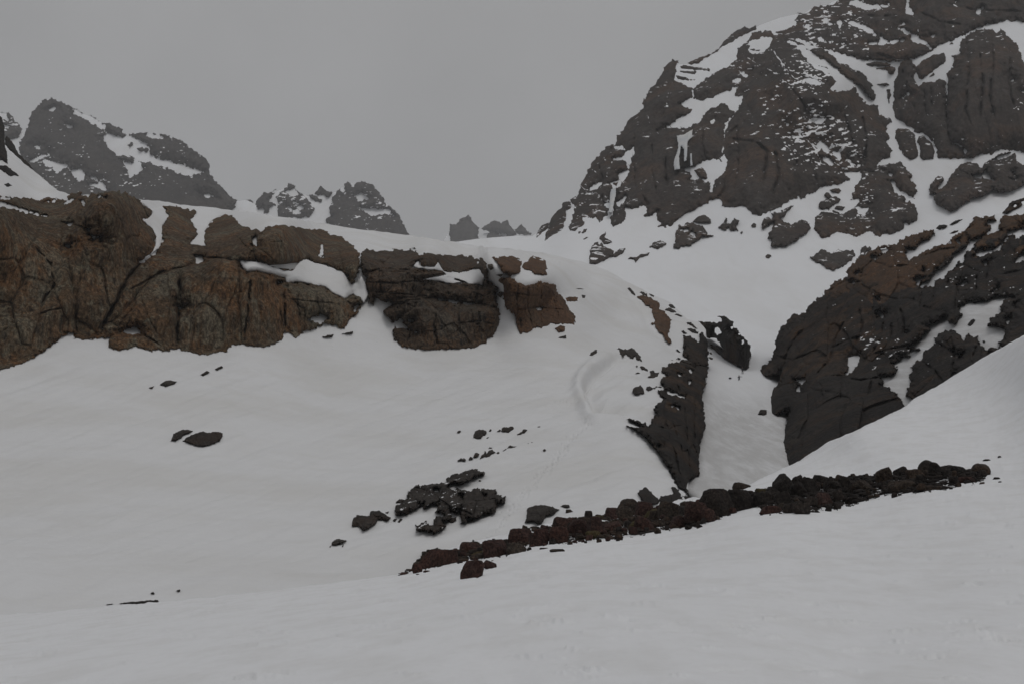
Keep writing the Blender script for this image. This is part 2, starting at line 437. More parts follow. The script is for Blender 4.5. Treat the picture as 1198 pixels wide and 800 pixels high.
# ================================================================ sky, air, light
w = bpy.data.worlds.new('World'); SC.world = w; w.use_nodes = True
nt = w.node_tree; nt.nodes.clear()
wo = nt.nodes.new('ShaderNodeOutputWorld'); bg = nt.nodes.new('ShaderNodeBackground'); nt.links.new(bg.outputs[0], wo.inputs[0])
SUN_EL, SUN_AZ = math.radians(58), math.radians(150)
sky = nt.nodes.new('ShaderNodeTexSky'); sky.sky_type = 'NISHITA'; sky.sun_disc = False
sky.sun_elevation = SUN_EL; sky.sun_rotation = SUN_AZ; sky.dust_density = 6; sky.air_density = 1.5
hs = nt.nodes.new('ShaderNodeHueSaturation'); hs.inputs['Saturation'].default_value = .12
nt.links.new(sky.outputs[0], hs.inputs['Color'])
tc = nt.nodes.new('ShaderNodeTexCoord'); sp = nt.nodes.new('ShaderNodeSeparateXYZ'); nt.links.new(tc.outputs['Generated'], sp.inputs[0])
ramp = nt.nodes.new('ShaderNodeValToRGB'); nt.links.new(sp.outputs[2], ramp.inputs[0])
cr = ramp.color_ramp
cr.elements[0].position = 0.0; cr.elements[0].color = (2.70, 2.74, 2.83, 1)
cr.elements[1].position = 1.0; cr.elements[1].color = (3.62, 3.68, 3.82, 1)
for p_, c_ in ((.18, (2.75, 2.77, 2.83)), (.34, (2.9, 2.92, 2.98)), (.5, (3.1, 3.1, 3.14)), (.75, (3.42, 3.47, 3.6))):
    e_ = cr.elements.new(p_); e_.color = c_ + (1,)
cn = nt.nodes.new('ShaderNodeTexNoise'); cn.inputs['Scale'].default_value = 3.0; cn.inputs['Detail'].default_value = 4
nt.links.new(tc.outputs['Generated'], cn.inputs['Vector'])
cm = nt.nodes.new('ShaderNodeMapRange'); cm.inputs[1].default_value = .3; cm.inputs[2].default_value = .7; cm.inputs[3].default_value = .90; cm.inputs[4].default_value = 1.10
nt.links.new(cn.outputs['Fac'], cm.inputs[0])
ml = nt.nodes.new('ShaderNodeMix'); ml.data_type = 'RGBA'; ml.blend_type = 'MULTIPLY'; ml.inputs[0].default_value = 1
nt.links.new(ramp.outputs[0], ml.inputs[6]); nt.links.new(cm.outputs[0], ml.inputs[7])
mx = nt.nodes.new('ShaderNodeMix'); mx.data_type = 'RGBA'; mx.inputs[0].default_value = .9
nt.links.new(hs.outputs[0], mx.inputs[6]); nt.links.new(ml.outputs[2], mx.inputs[7])
nt.links.new(mx.outputs[2], bg.inputs['Color']); bg.inputs['Strength'].default_value = .10

sl = bpy.data.lights.new('sun', 'SUN'); sl.energy = .45; sl.angle = math.radians(25); sl.color = (1, .97, .93)
so = bpy.data.objects.new('sun', sl); COL.objects.link(so)
sd_ = Vector((math.sin(SUN_AZ) * math.cos(SUN_EL), math.cos(SUN_AZ) * math.cos(SUN_EL), math.sin(SUN_EL)))
so.rotation_euler = sd_.to_track_quat('Z', 'Y').to_euler(); so.location = (0, -20, 80)

cam = bpy.data.cameras.new('camera'); co = bpy.data.objects.new('camera', cam); COL.objects.link(co)
cam.sensor_width = 36; cam.lens = 36 * FPX / 1198.0; cam.clip_start = .1; cam.clip_end = 8000
co.rotation_euler = (math.pi / 2 + PITCH, 0, 0); SC.camera = co

vs = SC.view_settings; vs.view_transform = 'Standard'; vs.look = 'None'; vs.gamma = 1; vs.exposure = .02; vs.use_curve_mapping = False
SC.cycles.use_denoising = True; SC.cycles.max_bounces = 5; SC.cycles.diffuse_bounces = 3; SC.cycles.volume_bounces = 1

# haze box
def box(lo, hi):
    v = [(x, y, z) for x in (lo[0], hi[0]) for y in (lo[1], hi[1]) for z in (lo[2], hi[2])]
    f = [(0, 1, 3, 2), (4, 6, 7, 5), (0, 4, 5, 1), (2, 3, 7, 6), (0, 2, 6, 4), (1, 5, 7, 3)]
    return v, f
hv, hf = box((-2600, -320, -62), (2600, 4300, 960))
hm = bpy.data.materials.new('haze_air'); hm.use_nodes = True; hm.node_tree.nodes.clear()
ho = hm.node_tree.nodes.new('ShaderNodeOutputMaterial'); pv = hm.node_tree.nodes.new('ShaderNodeVolumePrincipled')
HAZE = .00009
pv.inputs['Density'].default_value = HAZE; pv.inputs['Color'].default_value = (.94, .94, .95, 1); pv.inputs['Anisotropy'].default_value = .2
hm.node_tree.links.new(pv.outputs[0], ho.inputs['Volume'])
tag(link('haze', mesh('haze', np.array(hv), np.array(hf), False), hm), kind='stuff')

# ================================================================ snow ground (structure)
gv = np.array([(-2500, -300, -55), (2500, -300, -55), (2500, 4200, -55), (-2500, 4200, -55)], float)
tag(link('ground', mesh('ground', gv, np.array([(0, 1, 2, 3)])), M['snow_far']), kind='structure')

# near slope, from behind the viewpoint up to the long diagonal crest
crest = pl('a', [(-220, 726), (-100, 722), (0, 718), (60, 715), (130, 709), (200, 703), (300, 692), (400, 680), (480, 669), (500, 650), (540, 636), (590, 625), (640, 612), (700, 600),
                 (760, 588), (810, 582), (842, 580), (861, 572.6), (881, 563), (917, 547), (940, 535.6), (968.5, 518), (1000, 504.5), (1036, 487), (1060, 474), (1067, 468.6),
                 (1114, 440), (1147, 420), (1170, 407), (1198, 391.6), (1260, 350), (1340, 308), (1390, 290)])
poly = np.vstack([crest, [(2400, 585), (2400, 1240), (-1200, 1240), (-1200, 742)]])
def chaikin(q, n=2):
    q = np.array(q, float)
    for _ in range(n):
        q = np.vstack([q[:1], np.stack([.75 * q[:-1] + .25 * q[1:], .25 * q[:-1] + .75 * q[1:]], 1).reshape(-1, 2), q[-1:]])
    return q
rn = np.random.default_rng(21)
dents = [(715, 722, 15, 1.3, .05), (733, 726, 8, 1.2, -.05), (775, 733, 14, 1.2, .035), (905, 724, 26, 1.3, .04), (980, 727, 36, 1.6, .04), (1060, 737, 20, 1.3, .035), (1140, 741, 28, 1.5, .04), (640, 724, 18, 1.5, .03), (655, 727, 14, 1.2, .04), (610, 722, 12, 1.0, .03)]
dents += [(rn.uniform(0, 1198), v_, rn.uniform(5, 30) * (v_ / 740) ** 2, rn.uniform(.8, 1.8), rn.choice([1, -1]) * rn.uniform(.012, .04)) for v_ in rn.uniform(640, 795, 170)]
dents += [(rn.uniform(900, 1198), v_, rn.uniform(4, 14), rn.uniform(.7, 1.3), rn.choice([1, -1]) * rn.uniform(.02, .06)) for v_ in rn.uniform(470, 660, 60)]
def near_lift(u, v, d0):
    Pm = world(u, v, d0)
    k = np.clip(d0 / 22, .5, 2.2)
    r = .012 * k * fbm(Pm * (2.6, .9, 1) + 3, 4) + .04 * fbm(Pm * (.2, .12, .2) + 9, 3) * k
    for (cx, cy, rx, ry, a) in dents:
        kk = (np.abs(u - cx) < 3 * rx) & (np.abs(v - cy) < 3 * ry)
        if kk.any():
            uu, vv = u[kk], v[kk] - .8 * perlin(np.stack([u[kk] / 9, 0 * u[kk], 0 * u[kk] + cx], -1)) * 2
            r[kk] += 1.6 * a * np.exp(-((uu - cx) / rx) ** 2 - ((vv - cy) / ry) ** 2) * (1 + .8 * perlin(np.stack([uu / 5, vv / 3, 0 * uu + cy], -1)))
    r = r + .08 * np.exp(-np.clip(v - np.interp(u, crest[:, 0], crest[:, 1]), 0, 99) / 6.0) * fbm(Pm / 5 + 8, 3) * sstep(d0, 50, 75)
    return r
ys = np.concatenate([np.arange(285, 640, 2.5), np.arange(640, 800, 1.15), np.arange(800, 900, 6), np.arange(900, 1250, 25)])
foreg = slab('snow_slope', poly, S1, M['snow_near'], ys=ys, xs=np.concatenate([np.arange(-1220, -224, 16), np.arange(-224, 0, 4), np.arange(0, 1200, 2.0), np.arange(1200, 1395, 4), np.arange(1395, 2430, 16)]), back=lambda u, v: 16 + 0 * u, drop=14,
             relief=None, lift=near_lift)
tag(foreg, kind='structure')
vb = world(np.array([-220., 1390.]), np.array([1235., 1235.]), S1(np.array([-220., 1390.]), np.array([1235., 1235.])))
apron = np.array([(-90, -60, -1.8), (90, -60, -1.8), (60, 2.2, -1.75), (-60, 2.2, -1.75)])
tag(link('snow_ground', mesh('snow_ground', apron, np.array([(0, 1, 2, 3)])), M['snow_near']), kind='structure')

# main slope below the cliffs, plateau above them, slope at the far left
top = pl('a', [(-150, 95), (0, 160)]) 
sky2 = np.vstack([pl('a', [(-200, 90), (-60, 135), (0, 168)], 'A', [(30, 333), (80, 378), (150, 432), (220, 492), (270, 532), (330, 552)]),
                  pl('a', [(120, 229), (160, 233.5), (200, 237.5), (250, 243), (300, 250), (340, 255.5), (378, 262), (410, 267.5), (440, 271), (477, 275), (520, 281.5), (560, 288),
                           (600, 292), (640, 297), (680, 306), (710, 316), (735, 331), (760, 344), (784, 354), (792, 362), (804, 374), (818, 377),
                           (826, 386), (824, 400), (820, 420), (815, 440), (809, 470), (811, 500), (808, 530), (805, 560), (800, 590), (800, 660)]),
                  pl('a', [(640, 720), (480, 760), (300, 775), (-200, 775)])])
ba = lambda *q: np.array([(660 + x / 6.67, 380 + y / 6.67) for x, y in q])
arc = chaikin(ba((470, 225), (400, 245), (330, 283), (250, 328), (190, 378), (150, 430), (136, 468), (150, 530), (175, 600), (200, 660), (226, 706), (300, 712), (380, 706)), 2)
bank = np.vstack([arc, ba((640, 690), (700, 400), (620, 270))])
prints = []
for (t0, t1, nstep) in (((700, 482), (642, 545), 34), ((694, 488), (625, 560), 36), ((642, 545), (612, 585), 24), ((636, 552), (590, 600), 26), ((606, 590), (560, 640), 28), ((668, 505), (640, 560), 22), ((650, 470), (708, 470), 20)):
    for i in range(nstep):
        q = (i + random.random() * .7) / nstep
        prints.append((t0[0] + (t1[0] - t0[0]) * q + random.gauss(0, 2.6), t0[1] + (t1[1] - t0[1]) * q + random.gauss(0, 1.2)))
def plain_lift(u, v, d0):
    Pm = world(u, v, d0); ph = u * .34 + v
    return .30 * fbm(Pm / 22, 3) + .16 * fbm(np.stack([ph / 20, (u - v * .3) / 160, 0 * u + 4], -1), 3) * sstep(v, 390, 440) * np.clip(d0 / 160, .5, 1.2)
def slope_lift(u, v, d0):
    Pm = world(u, v, d0)
    r = .30 * fbm(Pm / 22, 3) + .05 * fbm(Pm / (3.5, 6, 3) + 40, 3)
    s = signed(u, v, bank)
    ad = linedist(u, v, [tuple(q) for q in arc[13:-4]])
    wgt = np.exp(-(ad / 26) ** 2)
    r = r + wgt * (-1.8 * sstep(s, -.8, 4.2) - .6 * np.exp(-((s - 2.2) / 1.3) ** 2) + 1.0 * np.exp(-((s + 5) / 7) ** 2) + .25 * np.exp(-((s - 7) / 2) ** 2))
    near_prints = prints if (u.max() > 550 and u.min() < 715 and v.max() > 460 and v.min() < 650) else ()
    for (px, py) in near_prints:
        k = (np.abs(u - px) < 5) & (np.abs(v - py) < 4)
        if k.any(): r[k] += -.15 * np.exp(-((u[k] - px) / 1.25) ** 2 - ((v[k] - py) / .8) ** 2) + .05 * np.exp(-((u[k] - px - .5) / 2.0) ** 2 - ((v[k] - py - 1.7) / .8) ** 2)
    ph = (u * .34 + v * 1.0)
    rib = fbm(np.stack([ph / 7, (u - v * .3) / 70, 0 * u], -1), 4)
    r = r + (.17 * rib + .20 * fbm(np.stack([ph / 20, (u - v * .3) / 160, 0 * u + 4], -1), 3)) * sstep(v, 390, 440) * np.clip(d0 / 160, .5, 1.2)
    for pts_, a_, w_ in (([(560, 375), (650, 383), (720, 378), (760, 368)], .5, 2.0), ([(600, 345), (690, 352), (735, 352)], .4, 1.8), ([(655, 338), (700, 344), (730, 360), (745, 380)], .4, 1.8),
                         ([(690, 485), (735, 490), (760, 500)], -.6, 3), ([(700, 560), (745, 545), (790, 545)], .35, 4), ([(640, 500), (700, 495)], .3, 3),
                         ([(735, 345), (752, 365), (762, 385), (790, 410)], -1.2, 4), ([(500, 395), (640, 398)], .4, 2)):
        r = r + .35 * a_ * np.exp(-(linedist(u, v, pts_) / w_) ** 2)
    return r
xs = np.concatenate([np.arange(-205, 0, 4), np.arange(0, 480, 2.2), np.arange(480, 560, 1.3), np.arange(560, 745, 1.0), np.arange(745, 840, 1.6)])
ys = np.concatenate([np.arange(86, 390, 2.5), np.arange(390, 460, 1.2), np.arange(460, 660, 1.0), np.arange(660, 782, 2.6)])
main = slab('snow_field', sky2, S2, M['snow_slope'], xs=xs, ys=ys, back=lambda u, v: 40 + 0 * u, drop=22, relief=None, lift=slope_lift)
tag(main, kind='structure'); LIFT[id(S2)] = plain_lift; LIFT[id(S1)] = near_lift

# gully floor, snow basin and the snow lying on the big mountain
sky3 = np.vstack([pl('a', [(470, 320), (500, 300), (520, 285), (560, 279.5), (604, 276), (622, 277), (632, 270)], 'K', [(100, 250), (200, 200), (215, 140), (240, 115), (255, 130), (275, 90)]),
                  pl('F', [(180, 690), (225, 580), (270, 500), (345, 400), (420, 370), (470, 270), (570, 160), (640, 0)]),
                  pl('G', [(60, 500), (130, 400), (165, 378), (230, 378), (295, 355), (340, 330), (400, 294), (450, 250), (500, 205), (560, 178), (600, 172), (640, 150), (700, 127), (760, 106), (800, 97), (865, 84), (905, 78), (940, 55), (980, 45), (1040, 28), (1070, 12), (1100, 0)]),
                  pl('a', [(1000, -50), (1110, -100), (1330, -100), (1330, 420), (1150, 450), (960, 500), (950, 620), (790, 620), (760, 600), (760, 420), (700, 360), (470, 360)])])
def basin_extra(u, v, d0):
    r = 0 * u
    for pts_, a_, w_ in (([(846, 345), (872, 327), (900, 312)], -.9, 1.6), ([(740, 320), (800, 300), (850, 285)], .6, 3), ([(700, 305), (760, 290), (830, 262)], -.6, 3),
                         ([(960, 330), (900, 350), (870, 385)], .6, 5), ([(842, 440), (868, 448), (900, 446), (925, 432)], 1.8, 4.5), ([(880, 405), (878, 425), (872, 434)], -2.0, 5),
                         ([(815, 470), (826, 520), (824, 555)], .9, 4), ([(836, 520), (832, 560), (850, 572)], -.5, 3)):
        r = r + a_ * np.exp(-(linedist(u, v, pts_) / w_) ** 2)
    g = sstep(d0, 330, 280)
    r = r + g * (2.2 * np.exp(-(linedist(u, v, [(893, 440), (897, 487), (919, 500), (916, 550)]) / 9) ** 2) + 2.0 * np.exp(-(linedist(u, v, [(829, 400), (827, 470), (820, 510), (818, 560)]) / 8) ** 2))
    Pm = world(u, v, d0)
    r = r + g * (.22 * fbm(Pm * (1, .17, .5) / 1.1, 3) + .3 * fbm(Pm / (9, 40, 14), 2))
    return r
basin_rel = snowrelief(1.0, 60, .25, 14, basin_extra)
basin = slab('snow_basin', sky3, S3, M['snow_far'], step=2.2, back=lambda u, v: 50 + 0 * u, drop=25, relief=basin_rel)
def S3R(u, v):
    u = np.asarray(u, float); v = np.asarray(v, float); d0 = S3(u, v)
    return d0 - basin_rel(u.ravel(), v.ravel(), None, d0.ravel(), None).reshape(u.shape)
tag(basin, kind='structure')
# snow bank at the mouth of the gully
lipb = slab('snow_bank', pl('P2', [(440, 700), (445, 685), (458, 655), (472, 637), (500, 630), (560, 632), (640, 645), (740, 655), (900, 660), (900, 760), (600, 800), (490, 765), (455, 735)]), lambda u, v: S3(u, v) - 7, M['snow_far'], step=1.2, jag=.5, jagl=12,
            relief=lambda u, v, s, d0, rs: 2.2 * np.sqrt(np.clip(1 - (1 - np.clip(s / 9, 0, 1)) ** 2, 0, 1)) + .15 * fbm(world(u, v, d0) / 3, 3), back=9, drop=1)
tag(lipb, kind='structure')

# ================================================================ far mountains (structure)
def far_mountain(pieces, base, depth, H, cell, jag=1.0):
    jag = jag * 1.5
    root = empty('mountain', tuple(world(base[:, 0].mean(), base[:, 1].max(), float(depth(np.array([base[:, 0].mean()]), np.array([base[:, 1].max()]))[0]))))
    tag(root, kind='structure')
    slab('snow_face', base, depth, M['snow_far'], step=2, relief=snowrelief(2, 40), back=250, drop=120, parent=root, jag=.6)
    for k, (p, holes, sp_) in enumerate(pieces):
        slab('rock_face', p, depth, M['far'], holes, step=1.0, jag=jag, jagl=5, back=90, drop=0, specks=sp_, parent=root,
             relief=rockface(H, 16, cell, cell * .12, cell * .01, cell * .4, (1, 1, .35), seed=k * 13.7, edge=3, bed=cell * .05, soft=True, blk=.35))
    return root

fp1 = pl('A', [(85, 335), (100, 290), (130, 230), (140, 190), (165, 148), (185, 128), (210, 110), (238, 101), (262, 108), (290, 120), (330, 140), (360, 158), (430, 184), (480, 222), (512, 217), (560, 240),
               (590, 272), (640, 264), (690, 262), (740, 266), (800, 282), (850, 302), (900, 340), (960, 386), (980, 418), (979, 450), (1010, 490), (1060, 545), (1112, 578), (1060, 660), (600, 660), (300, 620), (200, 520), (110, 390)])
fp1h = [pl('A', [(342, 150), (420, 180), (470, 214), (500, 225), (490, 258), (530, 275), (610, 280), (680, 310), (705, 340), (700, 360), (740, 380), (820, 405), (900, 425), (950, 445), (910, 460), (870, 467), (800, 435), (740, 415), (700, 400), (650, 395), (667, 430), (640, 455), (605, 475), (590, 420), (570, 390), (540, 360), (510, 332), (480, 282), (500, 270), (470, 240), (430, 220), (390, 195), (345, 175)]),
        pl('A', [(200, 385), (260, 400), (315, 412), (290, 440), (265, 450), (245, 425), (205, 420)]), pl('A', [(130, 402), (180, 370), (225, 355), (225, 368), (170, 395)]),
        pl('A', [(335, 430), (370, 430), (405, 460), (375, 495), (340, 465)]), pl('A', [(425, 470), (480, 490), (497, 530), (470, 525), (420, 505), (460, 500)]),
        pl('A', [(670, 270), (700, 262), (785, 285), (760, 292), (700, 285)]), pl('A', [(928, 545), (980, 548), (1008, 565), (940, 562)]),
        pl('A', [(140, 325), (190, 323), (187, 340)]), pl('A', [(225, 155), (268, 140), (270, 150), (235, 160)]), pl('A', [(310, 222), (340, 236), (318, 240)])]
fp1i = [pl('A', [(590, 322), (618, 308), (632, 325), (605, 332)]), pl('A', [(638, 335), (690, 328), (702, 347), (660, 352)]), pl('A', [(545, 375), (590, 368), (622, 380), (625, 408), (600, 402), (560, 390)])]
d1 = flat(2000, 240, 2.0)
far_mountain([(fp1, fp1h, [(90, 150, 55, 45, .72, 3.2), (190, 195, 70, 40, .62, 3.2), (60, 200, 40, 30, .45, 3), (130, 215, 60, 20, .5, 3)])] + [(p, (), None) for p in fp1i],
             pl('A', [(95, 340), (140, 215), (170, 160), (240, 112), (330, 150), (420, 186), (500, 225), (590, 281), (690, 270), (800, 290), (900, 350), (965, 400), (970, 450), (1050, 550), (1110, 580), (1150, 575), (1200, 600), (1200, 680), (90, 640)]), d1, 28, 34)
fp0 = pl('A', [(-60, 160), (0, 165), (40, 168), (58, 186), (70, 205), (98, 235), (102, 262), (80, 285), (30, 296), (-60, 300)])
far_mountain([(fp0, [pl('A', [(-20, 170), (30, 173), (40, 205), (15, 200)]), pl('A', [(10, 225), (45, 230), (40, 245)])], [(4, 145, 20, 16, .3, 3)])],
             pl('A', [(-60, 168), (38, 174), (94, 240), (110, 280), (130, 250), (140, 460), (-60, 460)]), flat(2350, 160, 2), 26, 30)
fp2 = [(pl('B', [(163, 266), (180, 235), (200, 214), (225, 222), (227, 245), (190, 264)]), (), None),
       (pl('B', [(228, 252), (240, 213), (285, 178), (312, 186), (332, 170), (330, 185), (300, 220), (327, 240), (300, 260), (295, 282), (273, 280), (268, 260)]), (), None),
       (pl('B', [(335, 300), (340, 240), (332, 205), (360, 170), (383, 160), (390, 139), (415, 148), (428, 168), (455, 190), (490, 225), (512, 262), (505, 277), (480, 300)]),
        [pl('B', [(375, 178), (410, 165), (445, 195), (400, 197)]), pl('B', [(408, 225), (462, 255), (440, 262)]), pl('B', [(368, 240), (440, 270), (460, 282), (420, 282)])], [(340, 235, 25, 15, .3, 3)]),
       (pl('B', [(560, 310), (590, 290), (578, 260), (590, 210), (625, 165), (650, 180), (646, 142), (668, 131), (690, 155), (700, 140), (720, 136), (748, 131), (792, 150), (822, 195), (850, 240), (898, 270), (922, 320), (952, 380), (940, 420), (700, 400), (600, 350)]),
        [pl('B', [(698, 195), (730, 185), (764, 210), (715, 222)]), pl('B', [(722, 255), (780, 257), (860, 259), (880, 292), (840, 277), (790, 292), (745, 277)]), pl('B', [(733, 134), (765, 134), (750, 147)]), pl('B', [(640, 168), (657, 182), (650, 192)])], [(425, 245, 50, 30, .5, 3)]),
       (pl('B', [(503, 186), (540, 149), (560, 170), (592, 180), (585, 212), (550, 190), (530, 196)]), (), None), (pl('B', [(488, 190), (515, 195), (552, 220), (530, 231), (495, 212)]), (), None)]
far_mountain(fp2, pl('B', [(40, 240), (120, 232), (165, 240), (225, 228), (290, 188), (335, 178), (390, 150), (450, 192), (500, 196), (545, 160), (590, 185), (640, 160), (670, 142), (745, 140), (815, 200), (890, 280), (940, 380), (930, 440), (40, 400)]), flat(2350, 240, 2), 24, 32, .9)
fp3 = [(pl('E', [(130, 345), (130, 214), (165, 210), (200, 175), (228, 173), (235, 162), (258, 170), (255, 190), (275, 205), (300, 232), (300, 290), (310, 300), (304, 345)]), (), None),
       (pl('E', [(306, 240), (350, 213), (395, 194), (430, 206), (470, 193), (482, 222), (512, 250), (522, 276), (498, 297), (440, 290), (400, 322), (360, 326), (348, 280), (370, 260), (330, 250)]), [pl('E', [(365, 255), (440, 270), (500, 285), (430, 278)])], None),
       (pl('E', [(512, 246), (550, 211), (570, 236), (607, 266), (600, 280), (560, 280), (520, 264)]), (), None), (pl('E', [(416, 338), (440, 310), (462, 322), (455, 343)]), (), None)]
far_mountain(fp3, pl('E', [(100, 300), (140, 240), (300, 275), (400, 250), (520, 280), (620, 282), (640, 420), (100, 420)]), flat(3400, 270, 2), 26, 36, .7)

# ================================================================ the big mountain (structure)
R1 = np.vstack([pl('K', [(232, 225), (245, 160), (262, 110), (240, 85), (250, 60)]),
                pl('F', [(145, 665), (180, 640), (200, 580), (225, 545), (240, 500), (265, 450), (310, 400), (345, 358), (400, 350), (415, 300), (450, 245), (472, 225), (480, 200), (555, 140), (565, 80), (610, 0)]),
                pl('G', [(0, 515), (60, 455), (95, 380), (130, 350), (165, 355), (160, 400), (150, 430), (140, 470), (190, 490), (250, 512), (252, 560), (235, 580), (185, 605), (210, 630), (250, 645), (200, 680), (120, 735), (45, 765), (100, 745)]),
                pl('F', [(760, 247), (820, 250), (850, 230), (890, 215), (910, 180), (960, 140), (1010, 110), (1060, 115), (1065, 140), (1100, 150), (1090, 200), (1070, 300), (1060, 400), (1060, 500), (1040, 600), (1012, 655)]),
                pl('K', [(1060, 75), (1000, 110), (900, 165), (840, 215), (780, 232), (742, 230), (765, 205), (738, 190), (742, 142), (700, 165), (665, 172), (675, 145), (688, 95), (650, 110), (600, 128), (560, 120),
                         (565, 150), (555, 185), (475, 245), (470, 190), (465, 150), (455, 140), (440, 180), (405, 205), (380, 180), (320, 172), (295, 180), (320, 215), (270, 245), (235, 250)])])
R1h = [pl('F', [(370, 370), (430, 350), (465, 380), (400, 375)]), pl('F', [(385, 435), (440, 420), (460, 390), (495, 380), (490, 450), (475, 500), (455, 560), (420, 595), (385, 600), (360, 570), (420, 555), (415, 510), (470, 495), (465, 440)]),
       pl('F', [(375, 610), (400, 600), (400, 640), (388, 690), (378, 760), (350, 805), (318, 802), (360, 740), (370, 680)]), pl('F', [(335, 685), (375, 690), (370, 740)]), pl('F', [(250, 600), (300, 575), (325, 570), (290, 600), (255, 615)]),
       pl('F', [(402, 690), (457, 655), (440, 690), (410, 706)]), pl('F', [(800, 487), (860, 475), (930, 435), (1000, 435), (1025, 450), (1040, 470), (1045, 500), (1000, 540), (980, 560), (965, 620), (950, 625), (955, 570), (930, 560), (900, 545), (830, 555), (850, 530), (820, 505)]),
       pl('F', [(1085, 182), (1120, 150), (1142, 138), (1120, 165), (1080, 205), (1052, 260), (1042, 300), (1028, 300), (1040, 220)]), pl('F', [(1018, 420), (1046, 395), (1042, 470), (1018, 475)]), pl('F', [(655, 180), (680, 168), (670, 185)]),
       pl('F', [(945, 225), (980, 205), (965, 228)]), pl('F', [(500, 100 + 0), (505, 98), (503, 103)])]
R1i = [pl('F', [(860, 500), (905, 475), (935, 520), (940, 550), (890, 550)]), pl('F', [(380, 570), (420, 560), (405, 590)])]
R2 = np.vstack([pl('G', [(505, 350), (515, 290), (560, 245), (600, 200), (680, 180), (725, 195), (730, 208), (780, 205), (800, 238), (870, 280), (900, 330), (930, 370), (970, 395), (1010, 430), (1060, 440), (1090, 480), (1065, 525), (1100, 530), (1160, 525), (1198, 510)]),
                pl('H', [(205, 510), (225, 560), (270, 610), (330, 620), (350, 670), (405, 700), (430, 720), (375, 740), (400, 790)]), pl('J', [(380, 50), (400, 100), (390, 130), (412, 180), (410, 222), (370, 235), (335, 268), (320, 310), (240, 310)]),
                pl('I', [(1035, 300), (960, 310), (920, 300), (970, 345), (960, 360), (920, 380), (860, 385), (800, 400), (720, 440), (680, 475), (665, 450), (600, 490), (510, 530), (470, 555), (440, 560), (395, 555), (360, 510), (235, 515), (205, 455), (215, 400), (240, 330), (250, 250), (240, 180), (235, 100), (270, 0)]),
                pl('G', [(500, 660), (540, 600), (545, 560), (500, 560), (515, 505), (490, 515), (420, 550), (350, 575), (300, 590), (260, 575), (252, 530), (280, 490), (350, 450), (440, 400), (480, 368)])])
R2h = [pl('G', [(570, 265), (600, 240), (650, 222), (720, 225), (700, 260), (675, 300), (640, 310), (590, 320), (575, 295), (595, 265)]), pl('G', [(525, 430), (550, 428), (580, 445), (570, 455)]), pl('G', [(455, 485), (490, 470), (525, 465), (515, 485)]), pl('G', [(660, 450), (690, 438), (675, 455)]),
       pl('G', [(905, 465), (940, 460), (985, 475), (1020, 495), (970, 497), (930, 480)]), pl('G', [(945, 710), (1000, 695), (1095, 685), (1040, 700), (980, 725)]), pl('G', [(915, 670), (945, 652), (930, 675)]), pl('G', [(720, 592), (748, 592), (740, 600)]), pl('G', [(795, 750), (805, 725), (810, 740)]),
       pl('I', [(765, 160), (800, 120), (830, 150), (855, 180), (830, 190), (790, 175)]), pl('I', [(870, 190), (910, 190), (930, 235), (895, 245)]), pl('I', [(785, 225), (840, 225), (875, 250), (865, 275), (825, 245)]), pl('I', [(935, 230), (960, 235), (1025, 270), (985, 275)]), pl('I', [(590, 60), (600, 25), (608, 40)]), pl('I', [(750, 15), (800, 5), (860, 0), (780, 25)]),
       pl('I', [(610, 95), (632, 92), (625, 103)])]
R4 = np.vstack([pl('G', [(790, 240), (770, 215), (800, 180), (855, 150), (850, 120), (870, 80), (930, 72), (950, 50), (965, 38), (985, 42), (1000, 15), (1020, 8), (1032, 30), (1060, 32), (1095, 10), (1120, -30)]), pl('a', [(1005, -60), (1110, -115), (1310, -115), (1310, 30)]),
                pl('H', [(1300, 150), (1190, 128), (1130, 120), (1050, 130), (930, 160), (880, 185), (845, 205), (690, 270), (650, 300), (600, 330), (530, 345), (480, 355), (470, 362), (410, 365), (330, 350), (240, 355), (170, 325), (90, 310), (35, 290)]),
                pl('G', [(1000, 275), (940, 265), (880, 262), (835, 245)])])
R4h = [pl('H', [(0, 0), (100, 0), (60, 20), (20, 42)]), pl('H', [(150, 25), (200, 0), (240, 5), (290, 30), (410, 28), (400, 45), (330, 50), (270, 62), (220, 45)]), pl('H', [(150, 140), (190, 122), (240, 145), (310, 170), (325, 207), (270, 190), (220, 167)]),
       pl('H', [(280, 260), (345, 245), (350, 213), (390, 240), (490, 236), (440, 257), (330, 264)]), pl('H', [(450, 170), (480, 162), (520, 195), (580, 215), (640, 275), (655, 302), (610, 262), (520, 237), (525, 212)]), pl('H', [(500, 0), (514, 0), (520, 45), (545, 88), (500, 80)]),
       pl('H', [(15, 112), (45, 102), (50, 140), (20, 142)]), pl('H', [(0, 238), (60, 243), (145, 264), (60, 254)]), pl('H', [(905, 77), (940, 45), (957, 43), (930, 84)]), pl('H', [(780, 0), (820, 15), (800, 20)]),
       pl('G', [(1010, 110), (1040, 98), (1055, 135), (1090, 152), (1030, 142)]), pl('G', [(985, 227), (1007, 205), (1012, 230), (990, 242)]), pl('G', [(835, 233), (870, 222), (890, 243), (1000, 262), (920, 264), (880, 252)]), pl('G', [(900, 152), (930, 143), (932, 172), (905, 167)]),
       pl('H', [(600, 225), (670, 208), (640, 222)]), pl('H', [(470, 135), (500, 145), (480, 150)]), pl('H', [(95, 128), (132, 128), (128, 141), (112, 160)])]
R5 = np.vstack([pl('H', [(425, 520), (430, 480), (445, 440), (450, 400), (475, 355), (530, 350), (560, 400), (555, 440), (550, 470), (575, 515), (590, 488), (640, 475), (700, 465), (738, 485), (740, 560), (745, 700), (770, 800)]), pl('J', [(780, 140), (830, 160), (850, 200), (840, 226), (690, 229), (672, 180), (655, 125), (600, 85), (555, 70), (500, 30)]), pl('H', [(470, 725), (440, 700), (427, 650), (425, 600)])])
